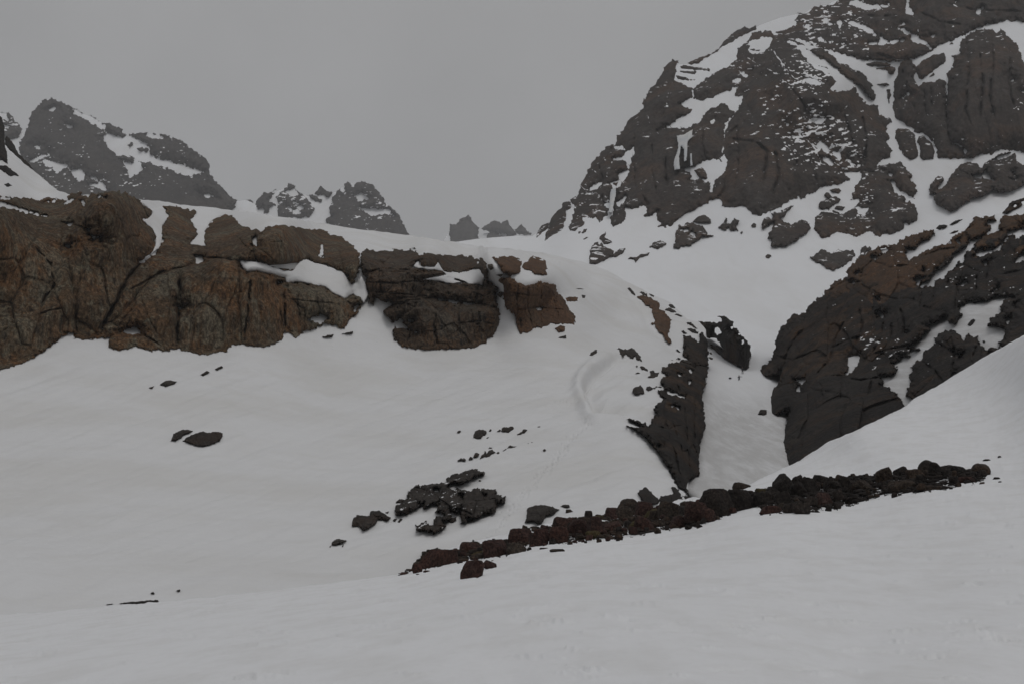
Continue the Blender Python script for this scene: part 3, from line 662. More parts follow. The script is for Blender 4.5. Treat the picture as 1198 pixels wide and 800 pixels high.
R5h = [pl('H', [(470, 582), (508, 540), (513, 550), (475, 590)]), pl('J', [(430, 0), (470, 18), (550, 62), (640, 112), (662, 132), (655, 142), (560, 84), (490, 42), (450, 27)]), pl('H', [(530, 550), (548, 545), (540, 560)])]
R7 = np.vstack([pl('H', [(743, 500), (740, 430), (770, 390), (780, 340), (752, 325), (810, 312), (815, 260), (845, 210), (880, 187), (900, 187), (960, 165), (1000, 175), (1040, 192), (1055, 168), (1090, 205), (1130, 240), (1160, 290), (1190, 360), (1240, 450), (1310, 480)]), pl('J', [(1310, 210), (1190, 195), (1130, 180), (1070, 175), (1000, 200), (940, 205), (890, 225), (835, 226), (855, 180), (815, 150), (755, 130)]), pl('H', [(738, 760), (732, 640)])])
R7h = [pl('J', [(748, 150), (830, 163), (834, 178), (758, 158)]), pl('H', [(1110, 468), (1130, 470), (1118, 475)]), pl('H', [(1178, 540), (1195, 535), (1195, 550)])]
R9 = np.vstack([pl('J', [(240, 290), (300, 300), (335, 268), (350, 272), (460, 245), (490, 265), (510, 300), (540, 330), (530, 350), (555, 380), (565, 420), (545, 447), (550, 510), (575, 545), (560, 590), (520, 615), (490, 605), (500, 625), (440, 665), (350, 680)]),
                pl('I', [(1115, 680), (1105, 655), (1070, 650), (1010, 690), (960, 670), (900, 660), (830, 695), (790, 685), (765, 640), (765, 575), (800, 540), (860, 530), (920, 550), (990, 520), (1020, 490), (1025, 465), (975, 465), (980, 440), (1005, 380), (1035, 350)])])
R9h = [pl('I', [(1010, 515), (1085, 510), (1092, 525), (1050, 545), (1075, 562), (1015, 550)]), pl('J', [(410, 360), (430, 368), (445, 400), (490, 433), (545, 453), (550, 490), (520, 473), (500, 482), (490, 450), (440, 432)]), pl('J', [(385, 315), (422, 322), (415, 332)]), pl('J', [(350, 280), (365, 295), (372, 300), (355, 290)])]
rib = np.vstack([pl('G', [(905, 285), (1000, 285)]), pl('H', [(45, 300), (60, 320), (100, 370), (160, 380), (200, 410), (260, 450), (300, 490), (320, 560), (310, 592), (270, 560), (210, 500), (150, 455), (110, 420), (60, 385), (0, 340)])])
mt_empty = empty('mountain', tuple(world(900, 260, 660.)))
tag(mt_empty, kind='structure')
LN1 = [([(755, 130), (762, 148), (772, 158)], .6), ([(720, 170), (716, 190), (706, 212)], .7), ([(735, 176), (738, 200), (730, 228)], .5), ([(790, 145), (806, 150)], .6), ([(812, 140), (822, 152), (820, 168)], .6), ([(690, 196), (700, 205)], .8), ([(676, 215), (684, 222)], .8), ([(760, 205), (772, 215)], .6), ([(700, 178), (712, 176)], .7), ([(835, 205), (838, 226)], .7), ([(850, 150), (846, 170), (844, 190)], .8)]
LN2 = [([(875, 68), (895, 80), (905, 84)], .7), ([(905, 60), (918, 80), (930, 92), (948, 98)], .8), ([(940, 140), (955, 138), (972, 136)], .9), ([(912, 150), (918, 144)], 1.0), ([(925, 132), (935, 128)], .9), ([(945, 165), (955, 175), (960, 190)], 1.0), ([(963, 178), (975, 182)], .9), ([(985, 160), (990, 150)], .8), ([(1000, 170), (1010, 180), (1004, 192)], .6), ([(965, 185), (985, 195), (1004, 196)], .9), ([(950, 188), (962, 192), (972, 196)], .9), ([(985, 130), (994, 122)], .7), ([(890, 120), (905, 118)], .5), ([(870, 108), (878, 104)], .6), ([(1010, 130), (1022, 142)], .6)]
LN4 = [([(905, 42), (925, 46), (940, 48), (958, 53)], .8), ([(925, 30), (945, 26), (958, 28)], .7), ([(980, 52), (1005, 52), (1040, 48)], .8), ([(1010, 70), (1030, 72), (1056, 70)], .7), ([(1062, 0), (1062, 12), (1068, 20)], .8), ([(1075, 25), (1074, 42)], .6), ([(1050, 30), (1062, 38), (1072, 44)], .9), ([(990, 20), (1004, 24), (1022, 30)], .7), ([(1115, 5), (1122, 10)], .9), ([(1090, 45), (1094, 42)], .8), ([(960, 12), (975, 15)], .8), ([(1100, 52), (1120, 40), (1140, 34)], .5)]
LN5 = [([(1060, 112), (1058, 128)], .5), ([(1107, 100), (1107, 130)], .6), ([(1074, 98), (1078, 94)], .8), ([(1072, 155), (1071, 172), (1075, 186)], .8), ([(1092, 163), (1095, 182)], .7), ([(1085, 160), (1100, 165), (1126, 170)], .5)]
CRM = [(pl('V', q), 1.7, 1.7 * dp) for q, dp in (([(250, 20), (240, 120), (200, 200)], 4), ([(130, 440), (250, 455), (300, 500), (280, 640)], 5), ([(400, 200), (470, 300), (480, 420)], 4), ([(720, 300), (740, 450), (730, 560)], 6), ([(330, 480), (350, 600), (320, 700)], 4), ([(560, 360), (600, 470)], 3), ([(180, 250), (230, 330), (120, 430)], 4), ([(420, 470), (430, 600)], 3), ([(640, 330), (690, 480)], 3), ([(500, 520), (520, 650)], 3), ([(780, 60), (880, 90)], 4), ([(900, 120), (960, 330)], 4), ([(1000, 220), (1010, 350)], 4))]
CRM += [(pl('H', q), 1.5, 6.5) for q in ([(850, 230), (870, 420), (850, 640), (900, 790)], [(1000, 190), (1010, 380), (990, 560), (1020, 700)], [(930, 300), (950, 500), (930, 700)], [(640, 480), (650, 640)], [(1110, 260), (1100, 480), (1130, 640)], [(740, 20), (900, 60), (1190, 70)], [(560, 60), (700, 130), (850, 150)], [(200, 80), (330, 100), (460, 90)])]
CRM += [(pl('F', q), 1.5, 6.5) for q in ([(520, 260), (500, 420), (520, 620)], [(620, 320), (610, 480), (640, 640)], [(700, 290), (690, 450), (700, 600)], [(560, 640), (600, 720)], [(300, 450), (340, 600), (300, 720)], [(920, 240), (900, 330), (930, 430)], [(1110, 220), (1120, 420), (1090, 640)])]
def mrock(p, holes=(), H=18, R=22, step=1.15, specks=None, seed=0, cell=16, jag=1.5, big=5, bed=.7, amp=1.7, lines=()):
    slab('rock_face', p, S3, M['mountain'], holes, step=step, jag=jag, jagl=6, back=30, specks=specks, parent=mt_empty,
         lines=lines, cracks=CRM if len(p) > 25 else (), relief=rockface(H * .7, R, cell, amp, .12, big, (1, 1, .3), seed, bed=bed, edge=4, soft=True, blk=.5, rib=1.5))
mrock(R1, R1h, 15, 26, seed=3, specks=[(700, 170, 40, 60, .70, 4), (690, 235, 34, 28, .55, 3.2), (760, 110, 40, 40, .75, 4)], lines=LN1)
mrock(R2, R2h, 26, 40, seed=11, specks=[(960, 165, 44, 34, .20, 3.4), (950, 92, 30, 18, .30, 3.4), (925, 130, 55, 50, .60, 3.2), (930, 85, 30, 24, .38, 3), (880, 70, 40, 30, .55, 3)], big=7, lines=LN2)
mrock(R4, R4h, 15, 24, seed=23, specks=[(965, 30, 75, 45, .42, 3.6), (1110, 25, 110, 60, .9, 4)], cell=9, bed=1.4, lines=LN4)
mrock(R5, R5h, 17, 22, seed=31, specks=[(1075, 100, 40, 60, .72, 3.5)], lines=LN5)
mrock(R7, R7h, 24, 30, seed=37, big=6, specks=[(1190, 100, 14, 50, .75, 3.5), (1150, 168, 70, 10, .7, 3.5)])
mrock(R9, R9h, 16, 20, seed=41, specks=[(1015, 240, 10, 44, .35, 3), (990, 245, 34, 18, .52, 3), (1050, 235, 30, 30, .65, 3)])
mrock(rib, (), 8, 10, seed=47, step=.9)
for k, p in enumerate(R1i + [pl('H', [(240, 372), (330, 363), (412, 375), (400, 390), (300, 390)]), pl('H', [(328, 402), (380, 390), (442, 395), (432, 438), (400, 438), (390, 412)]), pl('H', [(322, 488), (415, 490), (400, 502), (328, 502)]),
                              pl('H', [(388, 530), (412, 520), (412, 560), (400, 602), (388, 580)]), pl('H', [(555, 400), (590, 360), (660, 320), (720, 313), (737, 340), (720, 375), (640, 430), (590, 472), (568, 450)]), pl('H', [(200, 412), (225, 415), (265, 445), (240, 440)]), pl('H', [(750, 262), (770, 248), (775, 258)]), pl('H', [(630, 455), (660, 430), (670, 438)]),
                              pl('J', [(440, 70), (450, 50), (520, 60), (553, 90), (558, 140), (573, 180), (568, 226), (530, 239), (490, 216), (460, 170), (440, 110)]), pl('J', [(572, 100), (600, 95), (650, 140), (668, 190), (658, 232), (600, 236), (582, 220), (582, 160), (562, 130)]),
                              pl('G', [(215, 370), (290, 338), (360, 315), (400, 285), (440, 233), (490, 188), (555, 157), (578, 165), (590, 165), (620, 150), (625, 170), (590, 190), (560, 200), (500, 235), (440, 265), (400, 300), (320, 345), (290, 372), (240, 380)]),
                              pl('G', [(165, 385), (200, 382), (355, 402), (350, 418), (260, 410), (180, 402)]), pl('G', [(150, 440), (200, 450), (275, 466), (240, 475), (160, 462)]), pl('G', [(175, 412), (270, 420), (260, 432), (180, 425)]), pl('G', [(725, 190), (790, 175), (850, 155), (800, 190), (750, 196)]), pl('G', [(610, 300), (590, 290), (650, 292), (640, 302)]), pl('G', [(990, 385), (1052, 398), (1040, 404)]),
                              pl('K', [(35, 290), (50, 245), (75, 212), (115, 205), (108, 240), (75, 262), (45, 285)]), pl('K', [(88, 308), (90, 262), (105, 235), (120, 195), (140, 150), (185, 118), (195, 85), (225, 80), (238, 95), (238, 120), (215, 135), (210, 180), (195, 225), (185, 245)])]):
    mrock(p, (), 5, 7, .8, seed=60 + 3 * k, cell=5, jag=.8, big=2, amp=1.2)
# ================================================================ cliffs (things, with buttresses as parts)
def base_point(p, depth):
    u, v = p[:, 0].mean(), p[:, 1].max()
    return tuple(world(u, v, float(depth(np.array([u]), np.array([v]))[0])))

C1 = np.vstack([pl('C', [(-330, 90), (-240, 60), (-150, 48), (-60, 33), (0, 33), (60, 40), (100, 38), (150, 46), (230, 44), (280, 46), (300, 25), (340, 20), (370, 36), (410, 22), (450, 15), (530, 15), (555, 25), (570, 42), (600, 65), (650, 92), (652, 105), (630, 132), (610, 130), (603, 140), (630, 158), (650, 175), (665, 210), (660, 240), (680, 247),
                         (690, 222), (688, 190), (690, 160), (700, 145), (716, 125), (705, 100), (693, 83), (740, 80), (780, 84), (832, 95), (836, 105), (812, 140), (822, 158), (835, 170), (842, 200), (805, 240), (840, 243), (870, 246), (866, 215), (870, 185), (900, 142), (945, 114), (992, 113)]),
                pl('B', [(75, 285), (90, 284), (130, 289), (140, 310), (190, 345), (210, 352), (250, 355), (260, 372), (280, 345), (340, 333), (400, 331), (450, 347), (530, 350), (580, 370), (640, 394), (680, 415), (710, 450), (722, 480), (718, 560), (700, 600), (680, 607), (665, 575), (645, 560), (620, 553), (580, 535), (540, 518), (510, 515), (475, 500), (440, 515), (410, 550), (360, 545), (310, 530), (285, 520), (268, 508), (240, 507), (200, 503),
                           (168, 504), (175, 530), (195, 550), (215, 545), (240, 543), (330, 565), (372, 580), (380, 605), (430, 598), (500, 610), (560, 622), (600, 650), (650, 672), (690, 653), (730, 665), (742, 690), (700, 715), (715, 737), (680, 775)]),
                pl('D', [(410, 328), (385, 345), (380, 370), (350, 410), (330, 405), (320, 398), (290, 395), (250, 410), (200, 430), (180, 436), (165, 418), (152, 420), (135, 455), (80, 476), (0, 466)]),
                pl('C', [(1060, 668), (985, 668), (970, 690), (890, 706), (850, 706), (800, 695), (760, 684), (690, 692), (610, 690), (580, 676), (510, 696), (465, 680), (458, 655), (466, 638), (410, 640), (350, 652), (320, 640), (310, 618), (285, 618), (250, 650), (180, 700), (90, 742), (0, 772), (-60, 805), (-180, 840), (-330, 850)])])
C1h = [pl('C', [(510, 610), (545, 598), (580, 593), (603, 622), (540, 624)]), pl('C', [(380, 198), (400, 203), (430, 205), (437, 213), (395, 213)]), pl('C', [(283, 245), (305, 238), (290, 256)]), pl('C', [(598, 316), (650, 270), (665, 250), (680, 248), (660, 277), (608, 320)]), pl('C', [(833, 288), (860, 292), (862, 315), (838, 322)]),
       pl('C', [(760, 503), (782, 510), (765, 518)]), pl('C', [(-40, 55), (0, 64), (60, 80), (120, 98), (160, 112), (200, 124), (160, 121), (80, 98), (0, 80), (-40, 78)]), pl('C', [(180, 60), (240, 48), (230, 60)]), pl('C', [(-20, 44), (52, 47), (-20, 57)]), pl('C', [(340, 58), (352, 52), (357, 80)]), pl('C', [(255, 68), (310, 48), (300, 62)]), pl('C', [(415, 40), (452, 37), (450, 46)]),
       pl('C', [(285, 152), (305, 155), (300, 162)]), pl('C', [(370, 172), (385, 173), (380, 180)]),
       pl('B', [(218, 395), (235, 393), (243, 432), (225, 432)]), pl('B', [(533, 472), (546, 425), (556, 470), (550, 482)]), pl('B', [(485, 772), (550, 750), (575, 770), (530, 794)]), pl('B', [(340, 605), (375, 597), (380, 608)])]
FOOT = pl('a', [(-20, 436), (50, 412), (85, 392), (125, 408), (250, 412), (330, 398), (420, 385), (450, 398), (480, 408), (540, 411), (580, 404), (600, 392), (680, 385)])
c1e = empty('rock_cliff', base_point(C1, S2))
tag(c1e, 'long brown cliff wall with a snow ledge above the wide snow slope', 'cliff')
CR1 = [(pl('T', q), w_, d_) for q, w_, d_ in (([(625, 262), (560, 335), (500, 400), (470, 470), (430, 540), (405, 590)], 1.8, 3), ([(790, 270), (780, 320), (720, 350), (650, 365), (560, 415), (500, 440)], 1.2, 1.8), ([(715, 380), (718, 450), (712, 520), (705, 600), (710, 660)], 1.7, 3),
       ([(1005, 390), (995, 450), (990, 520), (978, 600), (970, 650)], 1.2, 1.8), ([(1130, 420), (1135, 500), (1140, 590)], 1.3, 2), ([(0, 112), (100, 132), (200, 162), (300, 182), (345, 192)], 1.2, 1.6), ([(345, 90), (335, 140), (345, 185), (400, 190)], 1.1, 1.5), ([(545, 250), (555, 200), (575, 170)], 1.2, 1.8), ([(810, 310), (880, 316), (960, 326)], 1.1, 1.6),
       ([(215, 340), (290, 345)], 1, 1.2), ([(120, 250), (200, 330), (215, 420), (150, 520)], 1.2, 1.5), ([(70, 260), (80, 380), (60, 470)], 1, 1.2), ([(150, 540), (200, 520), (260, 508)], 1, 1.4), ([(310, 500), (300, 560), (310, 620)], 1.2, 1.6), ([(455, 605), (520, 600), (560, 620)], 1.1, 1.4), ([(540, 550), (560, 610), (640, 660)], 1.3, 1.8), ([(370, 510), (400, 490), (430, 480)], 1, 1.2),
       ([(255, 240), (270, 330), (250, 420), (265, 520)], 1, 1.3), ([(20, 280), (30, 400), (15, 560)], 1, 1.2), ([(850, 330), (860, 430), (845, 540), (860, 650)], 1, 1.2), ([(920, 330), (915, 450), (930, 560)], .9, 1), ([(640, 400), (650, 500), (630, 600)], .9, 1), ([(1060, 200), (1075, 260), (1065, 330)], 1, 1.2), ([(1130, 190), (1140, 270)], .9, 1.1), ([(900, 200), (980, 215)], .9, 1), ([(700, 160), (760, 170)], .9, 1))]
CR1 = [c for c in CR1 if c[2] >= 1.4]
CR1 += [(pl('B', q), .9, .8) for q in ([(345, 340), (355, 430), (340, 520)], [(440, 345), (450, 440), (430, 530)], [(530, 355), (545, 430), (535, 510)], [(620, 400), (630, 480), (650, 555)], [(280, 420), (400, 410), (520, 430)], [(440, 630), (430, 700), (450, 790)], [(350, 600), (345, 700), (360, 800)], [(520, 640), (530, 720), (515, 780)], [(380, 680), (480, 690), (620, 700)], [(610, 660), (600, 740)])]
C1reg = [('buttress', pl('C', [(-400, -60), (330, -60), (330, 30), (340, 170), (300, 330), (330, 480), (320, 620), (320, 760), (-400, 950)]), 'cliff', 6.5, 30, 2.0),
         ('buttress', pl('C', [(310, -60), (680, -60), (680, 250), (600, 325), (540, 420), (470, 530), (430, 600), (480, 660), (310, 700), (305, 480), (285, 330), (325, 170)]), 'cliff', 8, 26, 1.6),
         ('pinnacle', pl('C', [(670, 40), (860, 40), (860, 240), (850, 300), (760, 345), (640, 390), (520, 540), (430, 590), (505, 430), (585, 322), (655, 250)]), 'cliff', 6.5, 14, 1.3),
         ('buttress', pl('C', [(850, 240), (835, 330), (770, 345), (775, 500), (755, 560), (750, 760), (440, 760), (440, 590), (480, 550), (640, 380), (760, 335)]), 'cliff', 8, 20, 1.5),
         ('buttress', pl('C', [(850, 250), (880, 300), (1010, 300), (1060, 340), (1055, 420), (1050, 760), (740, 760), (745, 560), (765, 500), (765, 345), (830, 320)]), 'cliff', 9, 22, 1.6),
         ('buttress', pl('C', [(840, 60), (1080, 60), (1085, 330), (1000, 310), (880, 305), (845, 300)]), 'cliff', 6, 14, 1.3),
         ('buttress', pl('B', [(225, 250), (780, 250), (780, 625), (640, 585), (500, 508), (260, 520), (225, 470)]), 'cliff', 6.5, 14, 1.5),
         ('buttress', pl('B', [(160, 500), (350, 540), (780, 600), (800, 720), (640, 900), (180, 900), (150, 700)]), 'cliff', 8, 16, 1.5)]
for k, (nm, reg, mt, H, R, big) in enumerate(C1reg):
    slab(nm, C1, S2, M[mt], C1h, step=.8, jag=1.7, jagl=5, jagx=1.4, region=reg, parent=c1e, back=14, cracks=CR1,
         relief=rockface(H * .72, R, 3.4, .85, .10, big, (1, 1, .45), 5.0 * k, bed=.22, edge=2.5, rr=9, cleft=.75, foot=FOOT, blk=.75, rib=.35))

CM = pl('D', [(402, 170), (408, 155), (425, 144), (440, 152), (470, 153), (510, 149), (540, 148), (565, 147), (590, 154), (600, 166), (640, 163), (700, 165), (740, 166), (770, 170), (800, 175), (815, 183), (824, 198), (830, 230), (832, 255), (846, 268), (860, 275), (858, 310), (865, 345), (873, 385), (862, 420), (840, 440), (820, 460), (780, 478), (690, 486), (640, 485), (570, 480), (540, 470), (518, 447), (510, 425), (522, 405), (507, 382), (485, 365), (482, 350), (500, 338), (520, 330), (500, 322), (480, 325), (466, 318), (455, 308), (448, 335), (428, 318), (430, 290), (413, 262), (425, 240), (405, 222)])
CMh = [pl('D', [(578, 205), (598, 190), (602, 203), (650, 210), (663, 194), (682, 222), (640, 218), (600, 212)]), pl('D', [(613, 250), (650, 243), (692, 234), (680, 222), (740, 224), (800, 214), (818, 238), (812, 268), (765, 262), (735, 248), (695, 240), (745, 258), (692, 264), (655, 255)]), pl('D', [(653, 315), (720, 323), (803, 335), (720, 331)]),
       pl('D', [(518, 395), (535, 373), (552, 400), (592, 425), (560, 416), (525, 408)]), pl('D', [(563, 380), (580, 384), (570, 388)]), pl('D', [(788, 190), (800, 188), (800, 196), (790, 196)])]
cme = empty('rock_cliff', base_point(CM, S2))
tag(cme, 'dark streaked cliff with thin snow ledges between the long brown wall and ochre block', 'cliff')
CRC = [(pl('D', q), w_, d_) for q, w_, d_ in (([(410, 255), (500, 262), (580, 255), (690, 268)], 1, 1.4), ([(420, 225), (480, 215), (580, 218)], .9, 1.2), ([(430, 285), (560, 300), (640, 310)], 1, 1.4), ([(485, 350), (560, 320), (650, 316), (800, 334), (860, 346)], 1.2, 2), ([(590, 160), (585, 220), (580, 300)], 1, 1.4), ([(660, 330), (650, 400), (660, 470)], 1.1, 1.5), ([(700, 170), (705, 220)], 1, 1.3), ([(755, 168), (760, 215)], 1, 1.3), ([(800, 265), (790, 330), (805, 400)], 1, 1.3), ([(520, 330), (540, 372)], 1, 1.2), ([(720, 400), (800, 390), (860, 400)], 1, 1.2), ([(470, 160), (465, 240), (480, 310)], 1, 1.3), ([(520, 155), (515, 215)], .9, 1), ([(560, 340), (570, 420), (560, 470)], .9, 1), ([(730, 340), (735, 440)], .9, 1), ([(690, 270), (700, 320)], .9, 1.1), ([(545, 230), (540, 300)], .9, 1.1))]
for k, (nm, reg, H, R) in enumerate([('upper_tier', pl('D', [(380, 120), (900, 120), (900, 345), (800, 332), (650, 312), (520, 320), (470, 350), (380, 350)]), 5.5, 14), ('lower_tier', pl('D', [(460, 335), (520, 312), (650, 316), (800, 335), (900, 345), (900, 520), (460, 520)]), 7.5, 18)]):
    slab(nm, CM, S2, M['cliff_dark'], CMh, step=.75, jag=1.5, jagl=4.5, jagx=1.5, region=reg, parent=cme, back=12, cracks=CRC,
         relief=rockface(H * .75, R, 2.3, 1.0, .12, 1.0, (1, 1, .9), 60 + 7 * k, blk=.7, bed=.75, edge=2, rr=6, foot=FOOT))

def ledge(p, parent, depth, h, step=.9):
    slab('snow_patch', p, depth, M['snow_slope'], step=step, jag=.5, jagl=7, back=6, parent=parent,
         relief=lambda u, v, s, d0, rs: h * (.6 + .4 * np.sqrt(np.clip(1 - (1 - np.clip(s / 8, 0, 1)) ** 2, 0, 1))) + .25 * fbm(world(u, v, d0) / 5, 3))
ledge(pl('B', [(160, 500), (200, 502), (240, 505), (285, 518), (310, 528), (360, 546), (410, 552), (440, 512), (475, 496), (510, 512), (580, 532), (645, 556), (680, 610), (705, 600), (728, 570), (748, 600), (765, 660), (742, 694), (690, 656), (650, 676), (600, 654), (560, 625), (430, 602), (380, 608), (372, 584), (330, 569), (240, 548), (195, 553), (175, 532)]), c1e, S2, 3.2)
ledge(pl('C', [(600, 60), (650, 92), (693, 83), (716, 125), (690, 160), (690, 222), (675, 255), (650, 275), (600, 318), (650, 268), (660, 240), (665, 210), (650, 175), (605, 140), (630, 130), (652, 105)]), c1e, S2, 2.0)
ledge(pl('C', [(832, 95), (870, 90), (945, 112), (900, 142), (868, 185), (872, 248), (805, 243), (842, 200), (812, 140), (836, 105)]), c1e, S2, 2.0)
ledge(CMh[1], cme, S2, 2.4, .7); ledge(CMh[0], cme, S2, 2.0, .7)

# rock outcrops: (label, polygon, holes, surface, material, height, rounding, cell)
def outcrop(label, p, mat, H=2.0, R=6, cell=1.2, depth=S2, holes=(), step=.7, jag=.5, back=4, bed=.1, big=.3, seed=None, group=None, name='rock_outcrop', cat='rock outcrop', amp=.5, specks=None):
    o = slab(name, p, depth, M[mat], holes, step=step, jag=jag, jagl=4, back=back, specks=specks,
             relief=rockface(H, R, cell * 1.25, cell * amp * 1.15, cell * .05, big, (1, 1, .8), p[0, 0] if seed is None else seed, bed=bed, edge=2))
    return tag(o, label, cat, group)

ne = empty('rock_outcrop', base_point(pl('D', [(880, 270), (1120, 425)]), S2))
tag(ne, 'stepped ochre brown rock block with a snow chute beside it, last of the cliff band', 'rock outcrop')
slab('lower_block', pl('D', [(860, 250), (880, 246), (900, 243), (920, 250), (935, 262), (960, 266), (985, 264), (1000, 255), (1020, 260), (1055, 265), (1062, 290), (1085, 315), (1095, 335), (1102, 350), (1122, 372), (1118, 402), (1090, 395), (1060, 400), (1040, 395), (1020, 407), (985, 410), (960, 426), (932, 426), (918, 365), (890, 350), (880, 310), (885, 280)]), S2, M['ochre'],
     [pl('D', [(990, 345), (1010, 343), (1000, 353)])], cracks=[(pl('D', q), 1.0, 1.4) for q in ([(965, 265), (960, 340), (975, 405)], [(1010, 262), (1000, 340), (1010, 400)], [(890, 290), (960, 300), (1060, 310)], [(915, 350), (1000, 345), (1100, 350)], [(1040, 270), (1050, 330), (1070, 390)], [(930, 260), (925, 330), (940, 410)])], step=.75, jag=1.3, jagl=4, parent=ne, back=10, relief=rockface(5, 14, 2.6, .9, .12, 1, (1, 1, .6), 81, bed=.4, edge=2, foot=FOOT))
slab('upper_block', pl('D', [(843, 174), (870, 172), (900, 171), (945, 179), (930, 186), (945, 190), (938, 205), (940, 218), (935, 228), (905, 241), (880, 230), (868, 205)]), S2, M['ochre'], step=.65, jag=1.0, jagl=4, parent=ne, back=8, relief=rockface(4.5, 9, 1.8, .6, .12, .5, (1, 1, .7), 83, bed=.4, edge=2))
slab('upper_block', pl('D', [(943, 207), (958, 186), (978, 171), (1000, 178), (1022, 186), (1028, 214), (1023, 218), (1028, 233), (1005, 233), (985, 230), (970, 218), (950, 216)]), S2, M['ochre'], step=.7, jag=.5, jagl=4, parent=ne, back=8, relief=rockface(4, 9, 2, .55, .12, .5, (1, 1, .8), 85, bed=.3, edge=2))

# left-hand steps and small rocks about the cliffs
small = [
    ('dark rock fin at the edge of the picture high on the steep snow shoulder', pl('A', [(-130, 330), (-95, 262), (-60, 226), (-30, 200), (0, 188), (10, 195), (18, 225), (23, 250), (20, 290), (25, 330), (36, 370), (35, 400), (10, 387), (-60, 400), (-110, 385)]), 'black', 6, 8, 2.5),
    ('thin dark rock rib running down the skyline of the steep snow shoulder', pl('A', [(25, 320), (22, 290), (32, 280), (60, 308), (85, 358), (130, 400), (160, 438), (110, 402), (70, 362), (50, 345)]), 'black', 2.5, 5, 2),
    ('flat dark rocks in the snow below the rock fin on the snow shoulder', pl('A', [(-20, 420), (30, 413), (60, 440), (92, 465), (50, 468), (10, 442)]), 'black', 1.5, 4, 1.5),
    ('tiny dark stone alone on the steep snow shoulder above the brown wall', pl('A', [(18, 499), (40, 497), (58, 508), (32, 513)]), 'black', .6, 2, 1),
    ('little dark step in the snow chute beneath the ochre block, upper of two', pl('D', [(828, 200), (845, 198), (847, 212), (838, 220), (830, 212)]), 'cliff_dark', 1.5, 3, 1),
    ('thin dark rock step crossing the snow chute of the ochre block', pl('D', [(852, 235), (882, 233), (872, 243)]), 'cliff_dark', 1, 3, 1),
    ('small dark ledge low in the snow chute by the streaked cliff', pl('D', [(868, 290), (884, 293), (872, 312), (860, 300)]), 'cliff_dark', 1, 3, 1),
    ('flat rusty slab in the snow near the ochre block', pl('D', [(1085, 309), (1105, 304), (1132, 309), (1128, 320), (1095, 321)]), 'ochre', .9, 3, 1),
    ('dark pebble sized rock next to the flat rusty slab', pl('D', [(1143, 301), (1155, 303), (1153, 311), (1145, 311)]), 'outcrop', .6, 2, .8),
    ('hair thin dark rock edge above the flat rusty slab', pl('D', [(1118, 280), (1152, 279), (1140, 285)]), 'outcrop', .4, 1.5, .8),
    ('rounded brown rock just under the corner of the ochre block', pl('D', [(1053, 412), (1070, 402), (1087, 406), (1086, 421), (1065, 426)]), 'ochre', 1.2, 3, 1),
    ('flat dark stone below the rounded brown rock in the snow', pl('D', [(1058, 441), (1090, 434), (1091, 444)]), 'outcrop', .6, 2, .8),
    ('small dark rock on the skyline snow above the streaked cliff', pl('D', [(568, 146), (585, 141), (592, 149)]), 'outcrop', .7, 2, .8),
    ('low dark rocks in the snow under the end of the brown wall', pl('D', [(278, 436), (300, 430), (316, 427), (310, 438), (285, 441)]), 'outcrop', .6, 2, .8),
    ('thin dark rock line in the snow towards the streaked cliff', pl('D', [(343, 426), (380, 419), (382, 423), (375, 428)]), 'outcrop', .5, 2, .8),
    ('low dark stone below the brown wall with a broken tail', pl('M', [(218, 126), (235, 112), (250, 111), (267, 115), (262, 123), (235, 134)]), 'outcrop', .7, 3, .7),
    ('tiny dark stone at the tail of the low stone below the brown wall', pl('M', [(181, 137), (201, 131), (195, 139)]), 'outcrop', .3, 1.5, .5),
    ('slim dark stone, lower of a slanting pair under the brown wall', pl('M', [(336, 95), (355, 84), (364, 88), (345, 99)]), 'outcrop', .5, 2, .6),
    ('slim dark stone, upper of a slanting pair under the brown wall', pl('M', [(378, 79), (398, 69), (403, 74), (385, 83)]), 'outcrop', .5, 2, .6),
    ('smaller ragged rock of two close together in the middle of the snow slope', pl('M', [(249, 287), (258, 265), (270, 258), (285, 253), (300, 254), (314, 259), (305, 266), (290, 270), (280, 278), (265, 287)]), 'outcrop', .9, 4, .7),
    ('larger flat rock of two close together in the middle of the snow slope', pl('M', [(284, 286), (310, 271), (325, 266), (340, 262), (365, 265), (385, 262), (402, 265), (396, 285), (370, 294), (345, 300), (300, 291)]), 'outcrop', 1.1, 4, .8),
    ('long flat dark stone barely showing at the foot of the snow slope', pl('M', [(92, 765), (130, 760), (212, 758), (214, 764), (150, 768)]), 'outcrop', .25, 2, .5),
    ('thin dark chip beside the long flat stone at the slope foot', pl('M', [(58, 767), (82, 764), (75, 770)]), 'outcrop', .2, 1.5, .4),
    ('tiny dark stone above the long flat stone at the slope foot', pl('M', [(189, 738), (198, 735), (202, 740), (195, 742)]), 'outcrop', .25, 1.5, .4),
    ('lone tiny dark stone uphill of the long flat stone', pl('M', [(265, 732), (275, 729), (278, 733), (271, 737)]), 'outcrop', .25, 1.5, .4),
]
for lab, p, mt, H, R, cell in small:
    outcrop(lab, p, mt, H, R, cell, step=.35 if (np.ptp(p[:, 0]) < 12) else .6, jag=.25 if np.ptp(p[:, 0]) < 12 else .5, back=3)

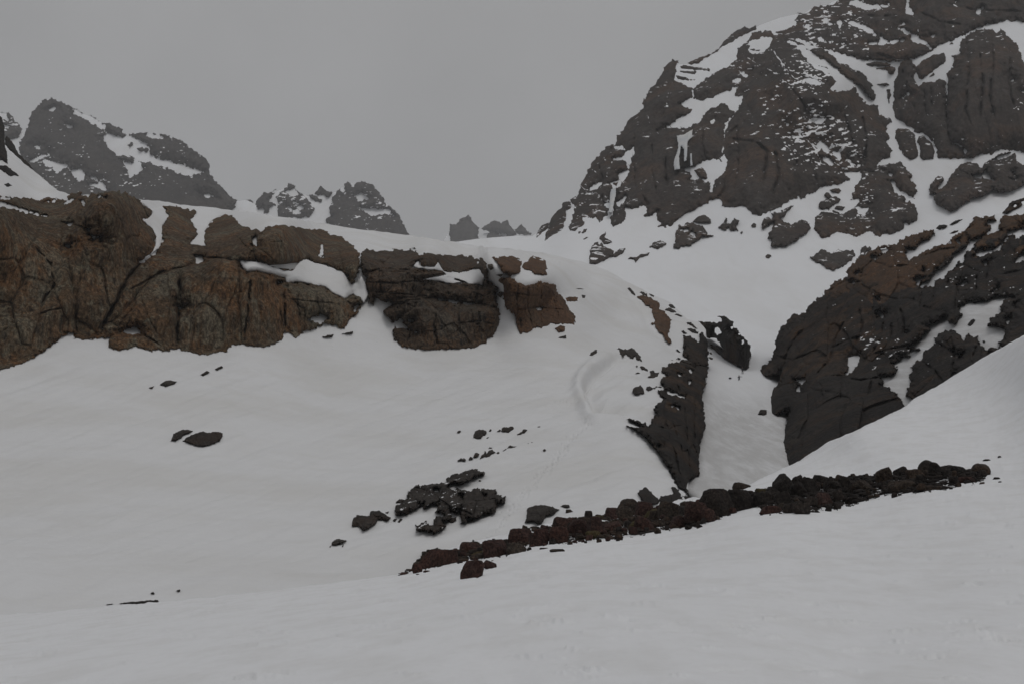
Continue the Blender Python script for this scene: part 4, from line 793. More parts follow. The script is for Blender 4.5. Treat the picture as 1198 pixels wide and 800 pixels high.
# outcrop group in the middle of the slope
outcrop('large jagged dark outcrop of many blocks halfway down the snow slope', pl('P7', [(412, 402), (413, 365), (430, 348), (455, 342), (475, 320), (482, 295), (500, 270), (520, 250), (550, 239), (558, 252), (600, 236), (650, 229), (670, 240), (680, 226), (705, 225), (712, 205), (750, 180), (790, 168), (820, 158), (850, 154), (870, 144), (912, 139), (890, 154), (920, 160), (938, 168), (935, 180), (900, 190), (870, 196), (840, 220), (800, 236), (750, 233), (720, 250),
        (730, 266), (765, 258), (800, 270), (850, 276), (890, 265), (940, 266), (1000, 268), (1004, 300), (1030, 308), (1052, 309), (1057, 345), (1010, 346), (1000, 382), (970, 396), (930, 402), (905, 415), (860, 431), (835, 425), (825, 452), (795, 448), (792, 400), (800, 370), (770, 402), (740, 392), (746, 410), (718, 447), (690, 440), (706, 460), (692, 487), (640, 513), (590, 496), (530, 491), (533, 460), (590, 440), (630, 466), (640, 430), (655, 415), (690, 410), (680, 395), (640, 396), (665, 358), (620, 355), (580, 377), (570, 345), (530, 377), (480, 402), (440, 404)]),
        'outcrop', 3.2, 6, 1.5, holes=[pl('P7', [(638, 266), (665, 263), (668, 279), (645, 276)]), pl('P7', [(788, 300), (812, 298), (802, 312)]), pl('P7', [(926, 294), (943, 297), (935, 305)])], step=.5, jag=1.3, big=.5, amp=.85, specks=[(500, 590, 60, 40, .62, 2.6)])
mid = [
    ('low dark outcrop of two humps downhill of the large jagged outcrop', pl('P7', [(157, 469), (165, 430), (190, 412), (240, 415), (262, 414), (268, 390), (295, 388), (322, 387), (350, 402), (385, 420), (372, 438), (335, 434), (310, 435), (300, 455), (270, 470), (240, 485), (215, 486), (200, 470)]), 1.7, 6, 1),
    ('small dark stone touching the top of the large jagged outcrop', pl('P7', [(414, 341), (435, 319), (464, 328), (440, 343)]), .6, 3, .6),
    ('dark chip between the two humped outcrop and the large jagged outcrop', pl('P7', [(393, 434), (408, 426), (422, 427), (410, 441)]), .4, 2, .4),
    ('slanting dark chip nearest below the large jagged outcrop', pl('P7', [(423, 444), (440, 426), (454, 428), (436, 446)]), .4, 2, .4),
    ('dark chip touching the upper hump of the two humped outcrop', pl('P7', [(348, 396), (374, 391), (366, 402)]), .4, 2, .4),
    ('dome shaped dark boulder alone in the snow with two small stones under it', pl('P7', [(38, 577), (42, 562), (55, 547), (85, 538), (126, 549), (124, 560), (108, 569), (75, 578)]), 1.0, 4, .8),
    ('small upright stone under the dome boulder, towards the large outcrop', pl('P7', [(98, 590), (106, 574), (112, 576), (107, 592)]), .3, 1.5, .4),
    ('small upright stone under the dome boulder, on its downhill end', pl('P7', [(27, 592), (32, 577), (37, 580), (33, 592)]), .3, 1.5, .4),
    ('rounded dark lump at the lower side of the large jagged outcrop', pl('P7', [(722, 440), (735, 425), (767, 419), (770, 435), (735, 447)]), .7, 3, .6),
    ('faint grey stone just above the crest of the large jagged outcrop', pl('P8', [(264, 556), (272, 547), (290, 554), (282, 560)]), .3, 1.5, .4),
    ('squarish dark rock, largest of the upper scattered row on the slope', pl('P8', [(224, 202), (226, 175), (238, 160), (275, 147), (332, 153), (325, 176), (292, 195), (288, 210), (250, 212)]), 1.1, 4, .8),
    ('flat topped dark rock in the upper scattered row above the slope rocks', pl('P8', [(438, 152), (453, 129), (500, 124), (520, 118), (537, 120), (548, 137), (520, 146), (500, 157), (460, 157)]), .9, 4, .7),
    ('ragged dark rock at the uphill end of the upper scattered row', pl('P8', [(568, 172), (600, 150), (612, 130), (622, 138), (648, 141), (625, 163), (590, 172)]), .8, 3, .6),
    ('lone dark stone at the downhill start of the upper scattered row', pl('P8', [(97, 166), (108, 152), (127, 155), (115, 174)]), .4, 2, .5),
    ('small dark sliver beyond the uphill end of the upper scattered row', pl('P8', [(722, 119), (735, 112), (754, 115), (738, 125)]), .3, 2, .4),
    ('dark chip below the squarish rock of the upper scattered row', pl('P8', [(323, 207), (335, 194), (350, 192), (338, 206)]), .3, 1.5, .4),
    ('dark chip between the squarish rock and the flat topped rock', pl('P8', [(345, 156), (360, 140), (371, 150), (358, 159)]), .3, 2, .4),
    ('narrow dark stone touching the tail of the flat topped rock', pl('P8', [(410, 156), (430, 140), (442, 148), (432, 156)]), .4, 2, .4),
    ('oval dark stone at the uphill end of the lower scattered row', pl('P8', [(620, 260), (640, 239), (686, 233), (688, 245), (650, 257)]), .6, 3, .6),
    ('lone dark round stone beyond the oval stone of the lower row', pl('P8', [(763, 301), (780, 290), (791, 302), (775, 314)]), .4, 2, .4),
    ('small flat rock sitting above the black peak of the lower scattered row', pl('P8', [(333, 299), (350, 273), (365, 279), (387, 279), (365, 292)]), .6, 3, .5),
    ('black peaked rock, tallest of the lower scattered row', pl('P8', [(322, 357), (330, 330), (345, 304), (360, 302), (375, 298), (402, 325), (375, 338), (350, 353)]), 1.0, 4, .6),
    ('leaning dark rock leaning against the black peaked rock', pl('P8', [(276, 372), (288, 345), (305, 335), (315, 312), (328, 330), (322, 350), (300, 362)]), .8, 3, .5),
    ('dark wedge shaped rock in the middle of the lower scattered row', pl('P8', [(223, 361), (238, 335), (255, 330), (270, 337), (265, 352), (240, 364)]), .7, 3, .5),
    ('flat dark rock at the downhill end of the lower scattered row', pl('P8', [(103, 391), (130, 374), (150, 371), (167, 378), (155, 392)]), .6, 3, .5),
    ('broken dark chip next to the wedge shaped rock', pl('P8', [(186, 379), (200, 357), (214, 362), (220, 371), (200, 378)]), .4, 2, .4),
    ('ragged dark rock with a thin tail between the black peak and the oval stone', pl('P8', [(488, 287), (498, 270), (515, 260), (540, 268), (579, 265), (540, 281)]), .6, 3, .5),
    ('dark chip close to the black peaked rock on its uphill side', pl('P8', [(402, 327), (415, 317), (430, 318), (428, 331), (412, 337)]), .4, 2, .4),
    ('thin dark thread of rock between the black peak and the tailed rock', pl('P8', [(453, 309), (480, 290), (484, 295), (462, 311)]), .3, 1.5, .4),
    ('flat topped dark rock at the edge of the boulder band, by two standing stones', pl('S', [(878, 487), (885, 450), (885, 428), (920, 417), (960, 415), (990, 419), (1026, 434), (1010, 451), (970, 466), (946, 502), (915, 491)]), 1.6, 6, 1),
    ('thin flat stone beside the grey standing stone', pl('S', [(1031, 419), (1045, 410), (1070, 412), (1077, 422), (1050, 427)]), .5, 2, .5),
]
for lab, p, H, R, cell in mid:
    outcrop(lab, p, 'outcrop', H, R, cell, step=.3 if np.ptp(p[:, 0]) < 9 else .45, jag=.25 if np.ptp(p[:, 0]) < 9 else .6, back=3)

# brow of the gully
brow = [
    ('knobbly dark rocks on the brow of the snow bank above the hollow', pl('P1', [(-5, 522), (20, 494), (60, 511), (85, 515), (130, 506), (165, 540), (200, 580), (206, 616), (160, 607), (155, 577), (130, 602), (85, 562), (60, 587), (40, 562)]), 'outcrop', 1.8, 5, 1.2),
    ('small flat rocks trailing off the knobbly rocks on the brow', pl('R', [(80, 292), (98, 275), (112, 280), (127, 284), (112, 292), (95, 298)]), 'outcrop', 1, 3, 1),
    ('tiny dark stone under the knobbly rocks in the snow hollow', pl('P1', [(160, 658), (168, 651), (175, 658), (168, 665)]), 'outcrop', .4, 1.5, .6),
    ('thin dark stone in the snow hollow under the tiny stone', pl('P1', [(158, 706), (172, 699), (194, 704), (185, 711)]), 'outcrop', .4, 1.5, .6),
    ('slanting dark rock in the hollow, beside the gorge wall', pl('P1', [(193, 661), (210, 657), (230, 667), (262, 691), (240, 696), (200, 676)]), 'outcrop', 1, 3, 1),
    ('blocky dark rock at the edge of the hollow, touching the gorge wall', pl('P1', [(258, 736), (282, 715), (262, 695), (290, 692), (310, 702), (337, 699), (341, 736), (290, 749)]), 'outcrop', 1.4, 4, 1),
    ('round dark boulder in the snow hollow beside the gorge wall', pl('P2', [(110, 96), (113, 78), (125, 64), (150, 57), (175, 74), (177, 105), (160, 113), (140, 116), (118, 110)]), 'outcrop', 1.4, 4, 1),
    ('small dark rock next to the round boulder in the hollow', pl('P2', [(188, 80), (195, 64), (215, 59), (237, 75), (225, 85), (205, 92)]), 'outcrop', .8, 3, .8),
    ('thin rock ledge joining the round boulder to the gorge wall', pl('P2', [(235, 72), (250, 58), (285, 60), (290, 68), (262, 66), (245, 80)]), 'outcrop', .7, 2, .8),
    ('brown rock strip stepping down the skyline brow above the gorge', pl('P1', [(172, 116), (200, 108), (230, 110), (260, 116), (290, 130), (325, 150), (342, 165), (347, 190), (345, 210), (370, 222), (390, 240), (400, 268), (420, 280), (437, 300), (430, 340), (425, 370), (418, 400), (415, 430), (437, 447), (436, 468), (420, 477), (405, 466), (385, 440), (370, 415), (345, 390), (320, 360), (305, 330), (270, 314), (300, 316), (312, 300), (290, 260), (280, 210), (260, 195), (240, 190), (222, 170), (205, 150)]), 'ochre', 4, 9, 1.8),
    ('slim dark rock highest on the skyline brow', pl('P1', [(93, 50), (108, 45), (118, 52), (157, 100), (150, 107), (130, 92)]), 'outcrop', 1.2, 3, 1),
    ('slim dark rock on top of the brown strip of the brow', pl('P1', [(188, 82), (205, 78), (240, 98), (255, 114), (235, 112), (210, 102)]), 'outcrop', 1.2, 3, 1),
    ('small dark chip above the brown strip of the brow', pl('P1', [(258, 96), (268, 92), (302, 110), (297, 122), (275, 110)]), 'outcrop', .8, 2, .8),
    ('oval brown rock, middle of three in the snow between strip and knob', pl('P1', [(384, 222), (400, 208), (425, 204), (470, 224), (474, 240), (445, 241), (420, 235)]), 'outcrop', 1.6, 3, 1),
    ('small dark rock, top of three in the snow between strip and knob', pl('P1', [(413, 182), (425, 174), (445, 180), (467, 200), (462, 209), (430, 202)]), 'outcrop', 1.2, 3, 1),
    ('slim dark rock, lowest of three in the snow between strip and knob', pl('P1', [(458, 256), (475, 248), (495, 252), (524, 270), (505, 273), (480, 263)]), 'outcrop', 1, 2, .8),
    ('dark rock steps leading up to the knob above the gorge', pl('P1', [(553, 321), (575, 316), (600, 330), (615, 342), (635, 362), (612, 360), (590, 345), (560, 336)]), 'black', 1.4, 3, 1),
    ('dark flat rock below the steps that lead up to the knob', pl('P1', [(563, 366), (585, 362), (615, 368), (644, 386), (640, 398), (600, 396), (580, 380)]), 'black', 1.4, 3, 1),
    ('small dark chip on the snow above the gorge wall top', pl('P1', [(513, 380), (530, 376), (560, 396), (545, 402), (528, 398)]), 'black', 1, 2, .8),
    ('small dark rock sunk in the snow on the shoulder of the gorge wall', pl('P1', [(470, 518), (485, 520), (508, 541), (495, 541)]), 'black', .7, 2, .8),
    ('small dark stone on the gully floor under the knob', pl('P1', [(728, 545), (745, 548), (758, 564), (740, 560)]), 'black', .8, 2, .8),
    ('dark chip on the gully floor below the knob, next to a stone', pl('P1', [(728, 582), (745, 583), (762, 592), (752, 599), (735, 592)]), 'black', .8, 2, .8),
    ('jagged black rock in the snow below the gorge wall', pl('Q', [(448, 242), (470, 230), (497, 216), (512, 235), (532, 250), (562, 278), (558, 300), (540, 307), (500, 303), (470, 282)]), 'darkb', 1.4, 5, .9),
    ('ragged black rock rib where the gorge meets the boulder band', pl('Q', [(555, 285), (572, 255), (600, 252), (632, 242), (618, 208), (640, 211), (655, 222), (668, 242), (680, 265), (694, 288), (698, 312), (640, 314), (600, 302)]), 'darkb', 1.2, 5, .9),
    ('thin dark rock ledge in the snow at the foot of the gorge wall', pl('Q', [(675, 254), (700, 257), (728, 268), (762, 272), (755, 290), (715, 285), (698, 272)]), 'darkb', .8, 3, .7),
]
for lab, p, mt, H, R, cell in brow:
    outcrop(lab, p, mt, H, R, cell, step=.35 if np.ptp(p[:, 0]) < 10 else .55, jag=.3 if np.ptp(p[:, 0]) < 10 else .8, back=5)

WALL = np.vstack([pl('P1', [(524, 422), (560, 410), (585, 418), (610, 432), (650, 457), (656, 430), (652, 400), (680, 384), (700, 420), (722, 460), (720, 530), (724, 600), (726, 640), (716, 720), (700, 799)]),
                  pl('P2', [(570, 0), (555, 70), (540, 130), (550, 170), (553, 220), (553, 260), (562, 305), (550, 350), (535, 390), (528, 450), (522, 520), (522, 580), (528, 626), (500, 632), (472, 635), (450, 670), (443, 690), (452, 728), (420, 705), (372, 670), (358, 605), (330, 570), (295, 520), (250, 460), (215, 415), (170, 375), (120, 340), (73, 308), (100, 310), (130, 325), (165, 310), (150, 285), (120, 275), (65, 257),
                            (80, 250), (120, 262), (150, 265), (182, 278), (205, 305), (222, 285), (225, 260), (257, 240), (238, 215), (250, 178), (275, 165), (300, 145), (285, 130), (265, 95), (290, 85), (302, 70), (290, 45), (280, 20)]),
                  pl('P1', [(362, 799), (343, 750), (375, 740), (402, 728), (365, 700), (364, 660), (405, 652), (398, 640), (420, 625), (500, 628), (512, 602), (450, 612), (390, 594), (402, 578), (480, 590), (545, 602), (570, 600), (540, 575), (522, 555), (528, 520)])])
WALLh = [pl('P2', [(313, 84), (330, 85), (380, 103), (437, 125), (431, 139), (380, 122), (332, 112)]), pl('P2', [(343, 184), (395, 189), (402, 212)]), pl('P2', [(258, 435), (270, 430), (280, 437), (270, 446)]), pl('P1', [(478, 705), (517, 714), (500, 727)]), pl('P1', [(568, 690), (585, 682), (597, 690), (590, 707)]), pl('P1', [(568, 770), (585, 768), (577, 792)]), pl('P1', [(612, 650), (632, 652), (622, 660)]), pl('P2', [(455, 40), (468, 35), (462, 52)]), pl('P2', [(110, 283), (150, 293), (152, 312), (118, 306)])]
we = empty('gorge_wall', base_point(WALL, S2))
tag(we, 'tall black brown rock wall narrowing down to a point beside the snow gully', 'rock wall')
for k, (nm, reg, mt, H, R) in enumerate([('upper_block', pl('P1', [(490, 360), (760, 360), (760, 640), (600, 640), (480, 600), (500, 560)]), 'black', 7, 11), ('stepped_face', pl('R', [(160, 280), (270, 262), (300, 300), (470, 330), (470, 470), (240, 480), (200, 420)]), 'gorge', 6, 12), ('lower_face', pl('R', [(180, 470), (240, 440), (480, 430), (480, 800), (180, 800)]), 'black', 7, 16)]):
    slab(nm, WALL, S2, M[mt], WALLh, step=.7, jag=1.3, jagl=4.5, region=reg, parent=we, back=12, cracks=[(pl('P2', q), 1.2, 2.0) for q in ([(300, 200), (320, 320), (370, 480), (410, 640)], [(430, 150), (440, 300), (450, 470), (460, 600)], [(500, 120), (490, 280), (495, 420)], [(250, 300), (330, 330), (420, 310)], [(380, 20), (400, 120), (430, 180)], [(340, 250), (400, 400), (430, 520)], [(480, 20), (500, 110)])], relief=rockface(H, R, 4.5, 1.6, .08, 1.0, (1, 1, .4), 120 + 9 * k, blk=.45, bed=.35, edge=2, rr=4, rib=.55))

KNOB = pl('P1', [(630, 310), (655, 306), (680, 305), (720, 312), (780, 315), (825, 312), (822, 285), (798, 268), (830, 263), (855, 266), (885, 296), (920, 310), (925, 350), (960, 380), (980, 405), (985, 425), (1020, 450), (1050, 493), (1057, 560), (1045, 595), (1040, 620), (1036, 665), (1018, 682), (970, 652), (910, 632), (860, 602), (800, 557), (770, 522), (745, 505), (728, 480), (760, 490), (800, 510), (842, 532), (830, 510), (812, 480), (782, 432), (722, 440), (702, 412), (670, 392), (640, 372)])
FOOTK = np.array([(810., 400.), (829., 402.5), (849., 420.), (862., 427.5), (873., 432.5), (880., 424.), (890., 415.)])
def knob_depth(u, v):
    fv = np.interp(u, FOOTK[:, 0], FOOTK[:, 1]) + 1.0
    return np.minimum(S3R(np.asarray(u, float), fv), 352) - .8 + .12 * np.clip(fv - v, 0, 99)
tag(slab('rock_outcrop', KNOB, knob_depth, M['black'], [pl('P1', [(778, 360), (800, 353), (832, 395), (790, 412), (775, 390)]), pl('P1', [(955, 405), (970, 400), (965, 420)]), pl('P1', [(898, 352), (912, 350), (908, 366)]), pl('P1', [(985, 455), (1000, 450), (990, 490)])],
         step=.55, jag=.9, jagl=4, back=25, drop=0, specks=[(838, 395, 14, 14, .85, 3), (846, 382, 10, 10, .9, 3)], relief=rockface(8, 12, 4.0, 2.2, .2, 1.5, (1, 1, .5), 150, bed=.6, edge=2, blk=.5, foot=np.array([(810., 400.), (829., 402.), (849., 420.), (873., 434.), (880., 416.), (890., 410.)]))),
    'rounded black knob of rock at the head of the snow gully above the climbers', 'rock outcrop')

# ================================================================ great dark cliff on the other side of the gully
C2 = np.vstack([pl('P4', [(240, 772), (228, 740), (217, 700), (222, 640), (217, 580), (226, 512), (245, 500), (240, 465), (250, 428), (265, 418), (268, 368), (258, 362), (245, 378), (185, 405), (150, 415), (105, 417), (104, 380), (112, 310), (130, 255), (155, 205), (180, 178), (205, 158), (210, 82), (170, 105), (100, 138), (85, 125), (78, 142), (62, 145), (60, 80), (75, 48)]),
                pl('P3', [(150, 799), (157, 740), (180, 715), (180, 660), (192, 615), (225, 553), (262, 520), (290, 470), (318, 450), (360, 452), (410, 440), (440, 385), (485, 355), (490, 328), (545, 312), (570, 265), (610, 240), (640, 200), (680, 182), (720, 165), (738, 140), (740, 110), (765, 75), (800, 40), (838, 5)]),
                pl('P5', [(20, 412), (60, 398), (140, 380), (210, 374), (230, 345), (275, 320), (320, 298), (370, 290), (420, 265), (492, 262), (517, 285), (470, 322), (420, 345), (380, 376), (350, 398), (285, 402), (282, 440), (290, 470), (300, 495), (350, 463), (400, 440), (450, 408), (500, 400), (540, 388), (580, 372), (620, 360), (635, 330), (640, 308), (690, 290), (740, 263), (770, 230), (790, 208), (800, 165), (830, 153), (870, 166), (920, 152), (968, 152), (978, 186), (930, 195), (895, 218), (950, 242), (920, 275), (900, 292), (830, 330), (770, 337), (775, 355), (740, 402), (700, 425), (658, 452), (620, 522), (560, 555), (520, 560), (505, 610), (470, 645), (440, 660), (393, 692), (400, 714), (430, 706), (490, 692), (498, 655), (540, 645), (570, 640), (590, 600), (640, 565), (690, 508), (720, 522), (738, 460), (742, 428), (800, 412), (812, 370), (850, 335), (880, 308), (940, 285), (1020, 272), (1000, 250), (1005, 208), (1025, 160), (1045, 142), (1100, 146), (1198, 136), (1320, 128)]),
                pl('a', [(1310, 400), (1198, 425), (1060, 500), (960, 552), (922, 572)])])
C2h = [pl('P6', [(70, 637), (92, 600), (62, 568), (85, 566), (120, 575), (175, 552), (182, 520), (148, 485), (200, 470), (208, 448), (265, 442), (273, 400), (340, 396), (310, 385), (256, 378), (300, 350), (340, 318), (350, 298), (405, 267), (383, 235), (440, 215), (507, 168), (520, 222), (570, 224), (612, 180), (598, 120), (650, 76), (700, 80), (740, 77), (780, 75), (822, 38), (917, 43), (863, 100), (877, 140), (798, 190), (788, 232), (840, 240), (902, 264), (890, 312), (858, 347), (885, 385), (820, 378), (788, 386), (812, 425), (770, 385), (735, 367), (718, 310), (698, 316), (650, 283), (626, 328), (590, 290), (570, 267), (500, 263), (460, 290), (430, 315), (442, 352), (390, 392), (360, 412), (335, 462), (280, 492), (273, 520), (288, 535), (258, 560), (266, 600), (238, 692), (290, 738), (250, 790), (225, 755), (180, 690), (120, 642)]),
       pl('P3', [(958, 450), (1000, 422), (1020, 436), (1052, 440), (1005, 478)]), pl('P3', [(955, 320), (985, 320), (993, 331), (975, 333)]), pl('P3', [(755, 206), (828, 198), (800, 215)]), pl('P3', [(803, 138), (862, 114), (855, 128)]), pl('P4', [(306, 148), (345, 143), (383, 145), (380, 162), (355, 186), (335, 160)]), pl('P4', [(314, 205), (340, 192), (347, 224), (325, 227)]),
       pl('P4', [(690, -25), (785, -25), (765, 30), (735, 70), (700, 102), (652, 124), (680, 95), (695, 50)]), pl('P5', [(347, 645), (380, 630), (425, 630), (388, 662), (388, 688), (365, 685)]), pl('P5', [(682, 690), (742, 658), (754, 672), (720, 694)]), pl('P5', [(878, 517), (942, 485), (905, 543)]), pl('P5', [(958, 742), (975, 720), (998, 703), (985, 735)]), pl('P5', [(1130, 520), (1160, 460), (1210, 415), (1210, 488)]),
       pl('P5', [(76, 413), (132, 403), (162, 420), (118, 442)]), pl('P5', [(5, 465), (42, 453), (47, 486), (22, 490)]), pl('P5', [(662, 350), (692, 332), (690, 357)]), pl('P5', [(812, 468), (822, 440), (845, 418), (885, 403), (880, 425), (930, 405), (960, 412), (1020, 370), (1055, 322), (1072, 280), (1130, 253), (1198, 248), (1290, 235), (1290, 275), (1198, 302), (1140, 327), (1112, 293), (1080, 312), (1040, 370), (1008, 412), (940, 437), (880, 462), (840, 470)]),
       pl('P5', [(400, 578), (418, 572), (415, 588)]), pl('P5', [(985, 272), (1020, 258), (1025, 268), (995, 282)]), pl('P6', [(905, 180), (940, 175), (942, 195), (915, 225)]), pl('P6', [(960, 95), (975, 90), (970, 112)]), pl('P6', [(940, 42), (965, 40), (950, 50)]), pl('P6', [(550, 570), (568, 542), (575, 570)]), pl('P6', [(585, 420), (620, 412), (600, 448)]), pl('P6', [(230, 278), (252, 272), (240, 286)])]
c2e = empty('rock_cliff', base_point(pl('a', [(915, 540), (1198, 420)]), S5))
tag(c2e, 'huge black and rusty cliff with snow strips behind the diagonal snow crest', 'cliff')
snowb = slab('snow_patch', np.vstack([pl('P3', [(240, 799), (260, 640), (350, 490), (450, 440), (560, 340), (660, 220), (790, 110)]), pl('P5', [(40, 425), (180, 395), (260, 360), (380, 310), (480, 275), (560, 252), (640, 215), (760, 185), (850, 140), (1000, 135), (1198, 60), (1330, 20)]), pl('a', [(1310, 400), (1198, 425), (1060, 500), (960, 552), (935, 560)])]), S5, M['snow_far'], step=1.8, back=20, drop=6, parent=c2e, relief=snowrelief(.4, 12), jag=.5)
CR2 = [(pl('U', q), 1.5, 3.4) for q in ([(350, 300), (400, 290), (440, 250), (520, 200)], [(180, 455), (170, 520), (110, 600), (90, 680)], [(250, 380), (330, 330), (430, 300)], [(220, 700), (280, 640), (300, 560), (340, 480)], [(240, 720), (250, 800)], [(330, 690), (320, 800)], [(500, 470), (480, 560), (440, 620)], [(530, 480), (520, 560)], [(560, 420), (580, 500), (560, 560)], [(620, 380), (600, 450)], [(650, 360), (640, 440)], [(700, 330), (690, 420)], [(760, 300), (740, 380)], [(800, 310), (790, 390)], [(870, 270), (860, 380)], [(930, 200), (900, 330)], [(440, 240), (520, 270), (600, 260)], [(390, 330), (480, 380), (560, 400)], [(640, 230), (720, 200), (800, 190)], [(270, 600), (350, 560), (430, 540)], [(400, 640), (500, 600), (600, 580)], [(690, 560), (760, 600), (830, 640)], [(640, 640), (700, 680), (740, 740)], [(760, 540), (780, 600), (770, 680)], [(960, 300), (1056, 280)], [(980, 130), (1056, 120)], [(60, 620), (130, 640), (200, 610)], [(400, 420), (410, 520), (370, 600)], [(280, 700), (400, 720), (520, 700)], [(170, 740), (165, 800)], [(450, 700), (430, 800)], [(950, 420), (1010, 480)], [(870, 560), (850, 640)])]
C2reg = [('front_face', pl('a', [(860, 490), (925, 440), (1000, 440), (1010, 470), (985, 600), (880, 600)]), 'black', 9, 20, 1.5), ('side_block', pl('P4', [(40, 20), (215, 60), (300, 150), (290, 380), (240, 440), (20, 440)]), 'black', 5, 9, 1),
         ('main_face', pl('a', [(885, 460), (880, 380), (960, 320), (1030, 330), (1040, 400), (1000, 445), (930, 446)]), 'gorge', 9, 24, 2), ('upper_face', pl('a', [(950, 330), (990, 290), (1100, 262), (1110, 300), (1070, 340), (1030, 360), (960, 345)]), 'rust', 6, 12, 1.5),
         ('ledge_block', pl('a', [(1090, 300), (1085, 260), (1120, 250), (1170, 250), (1170, 285), (1115, 305)]), 'rust', 5, 8, 1), ('ledge_block', pl('a', [(1120, 320), (1128, 280), (1165, 246), (1320, 240), (1320, 290), (1195, 300), (1140, 312)]), 'rust', 5, 9, 1),
         ('dark_face', pl('a', [(1020, 350), (1075, 332), (1125, 288), (1200, 265), (1320, 265), (1320, 420), (1150, 440), (1100, 395), (1040, 420), (1025, 400)]), 'black', 8, 14, 1.8), ('lower_face', pl('a', [(985, 460), (1000, 435), (1060, 395), (1130, 385), (1320, 380), (1320, 560), (970, 600)]), 'black', 7, 14, 1.5)]
for k, (nm, reg, mt, H, R, big) in enumerate(C2reg):
    slab(nm, C2, S5, M[mt], C2h, step=.85, jag=1.6, jagl=5, region=reg, parent=c2e, back=16, cracks=CR2, relief=rockface(H, R, 6.0, 2.5, .08, big, (1, 1, .42), 200 + 11 * k, bed=.4, edge=2, rr=7, blk=.62, rib=.62), specks=[(1045, 415, 40, 30, .62, 3), (1020, 400, 14, 12, .42, 3), (1150, 330, 60, 40, .66, 3), (1000, 370, 60, 50, .82, 3), (1060, 300, 50, 30, .66, 3), (1100, 420, 40, 30, .72, 3)], lines=[([(1006, 312), (1018, 309)], .6), ([(1024, 364), (1032, 368)], .8), ([(1005, 400), (1012, 390), (1018, 388)], .7), ([(1030, 352), (1036, 350)], .6), ([(1180, 300), (1190, 296)], .7), ([(1150, 305), (1158, 300)], .7)])
up = [('dark rock slab on the snow edge above the huge cliff, longest of the row', pl('P5', [(508, 252), (525, 235), (542, 222), (575, 220), (607, 228), (592, 246), (540, 260)]), 2, 4),
      ('slim dark rock at the uphill end of the row above the huge cliff', pl('P5', [(612, 224), (640, 205), (662, 188), (690, 180), (730, 178), (690, 201), (640, 220)]), 2, 4),
      ('thin dark rock in the snow strip just above the rusty part of the huge cliff', pl('P5', [(612, 290), (635, 280), (660, 266), (694, 261), (680, 277), (640, 290)]), 1.2, 3),
      ('small dark rock at the start of the snow strip on the huge cliff', pl('P5', [(282, 406), (300, 400), (352, 407), (347, 421), (300, 422)]), 1.2, 3),
      ('dark islet of rock in the large snow patch of the huge cliff', pl('P6', [(652, 228), (668, 205), (692, 190), (703, 198), (690, 222), (668, 238)]), 1.2, 3),
      ('tiny dark stone low in the large snow patch of the huge cliff', pl('P6', [(752, 335), (765, 330), (772, 342), (760, 350)]), .7, 2),
      ('rounded dark rock at the snow crest, foot of the large snow patch', pl('P6', [(788, 388), (815, 378), (848, 392), (840, 410), (805, 430), (795, 410)]), 1.5, 4)]
for lab, p, H, R in up:
    outcrop(lab, p, 'black', H, R, 1.3, depth=S5, step=.45, jag=.35, back=6)
outcrop('dark rock ridge with a snow hole at the upper corner of the huge cliff', pl('P5', [(1028, 132), (1060, 92), (1100, 40), (1150, 25), (1198, 12), (1300, -5), (1300, 30), (1198, 62), (1130, 102), (1065, 140)]), 'gorge', 3, 7, 1.6, depth=S5, holes=[pl('P5', [(1112, 80), (1130, 63), (1155, 70), (1130, 86)]), pl('P5', [(1175, 45), (1198, 35), (1230, 45), (1190, 58)])], step=.7, back=8)
outcrop('small square dark rock standing in the gully beside the huge cliff', pl('P4', [(40, 397), (60, 362), (107, 364), (104, 395), (92, 402)]), 'black', 2, 3, 1.2, depth=S3R, step=.4, jag=.3, back=3)

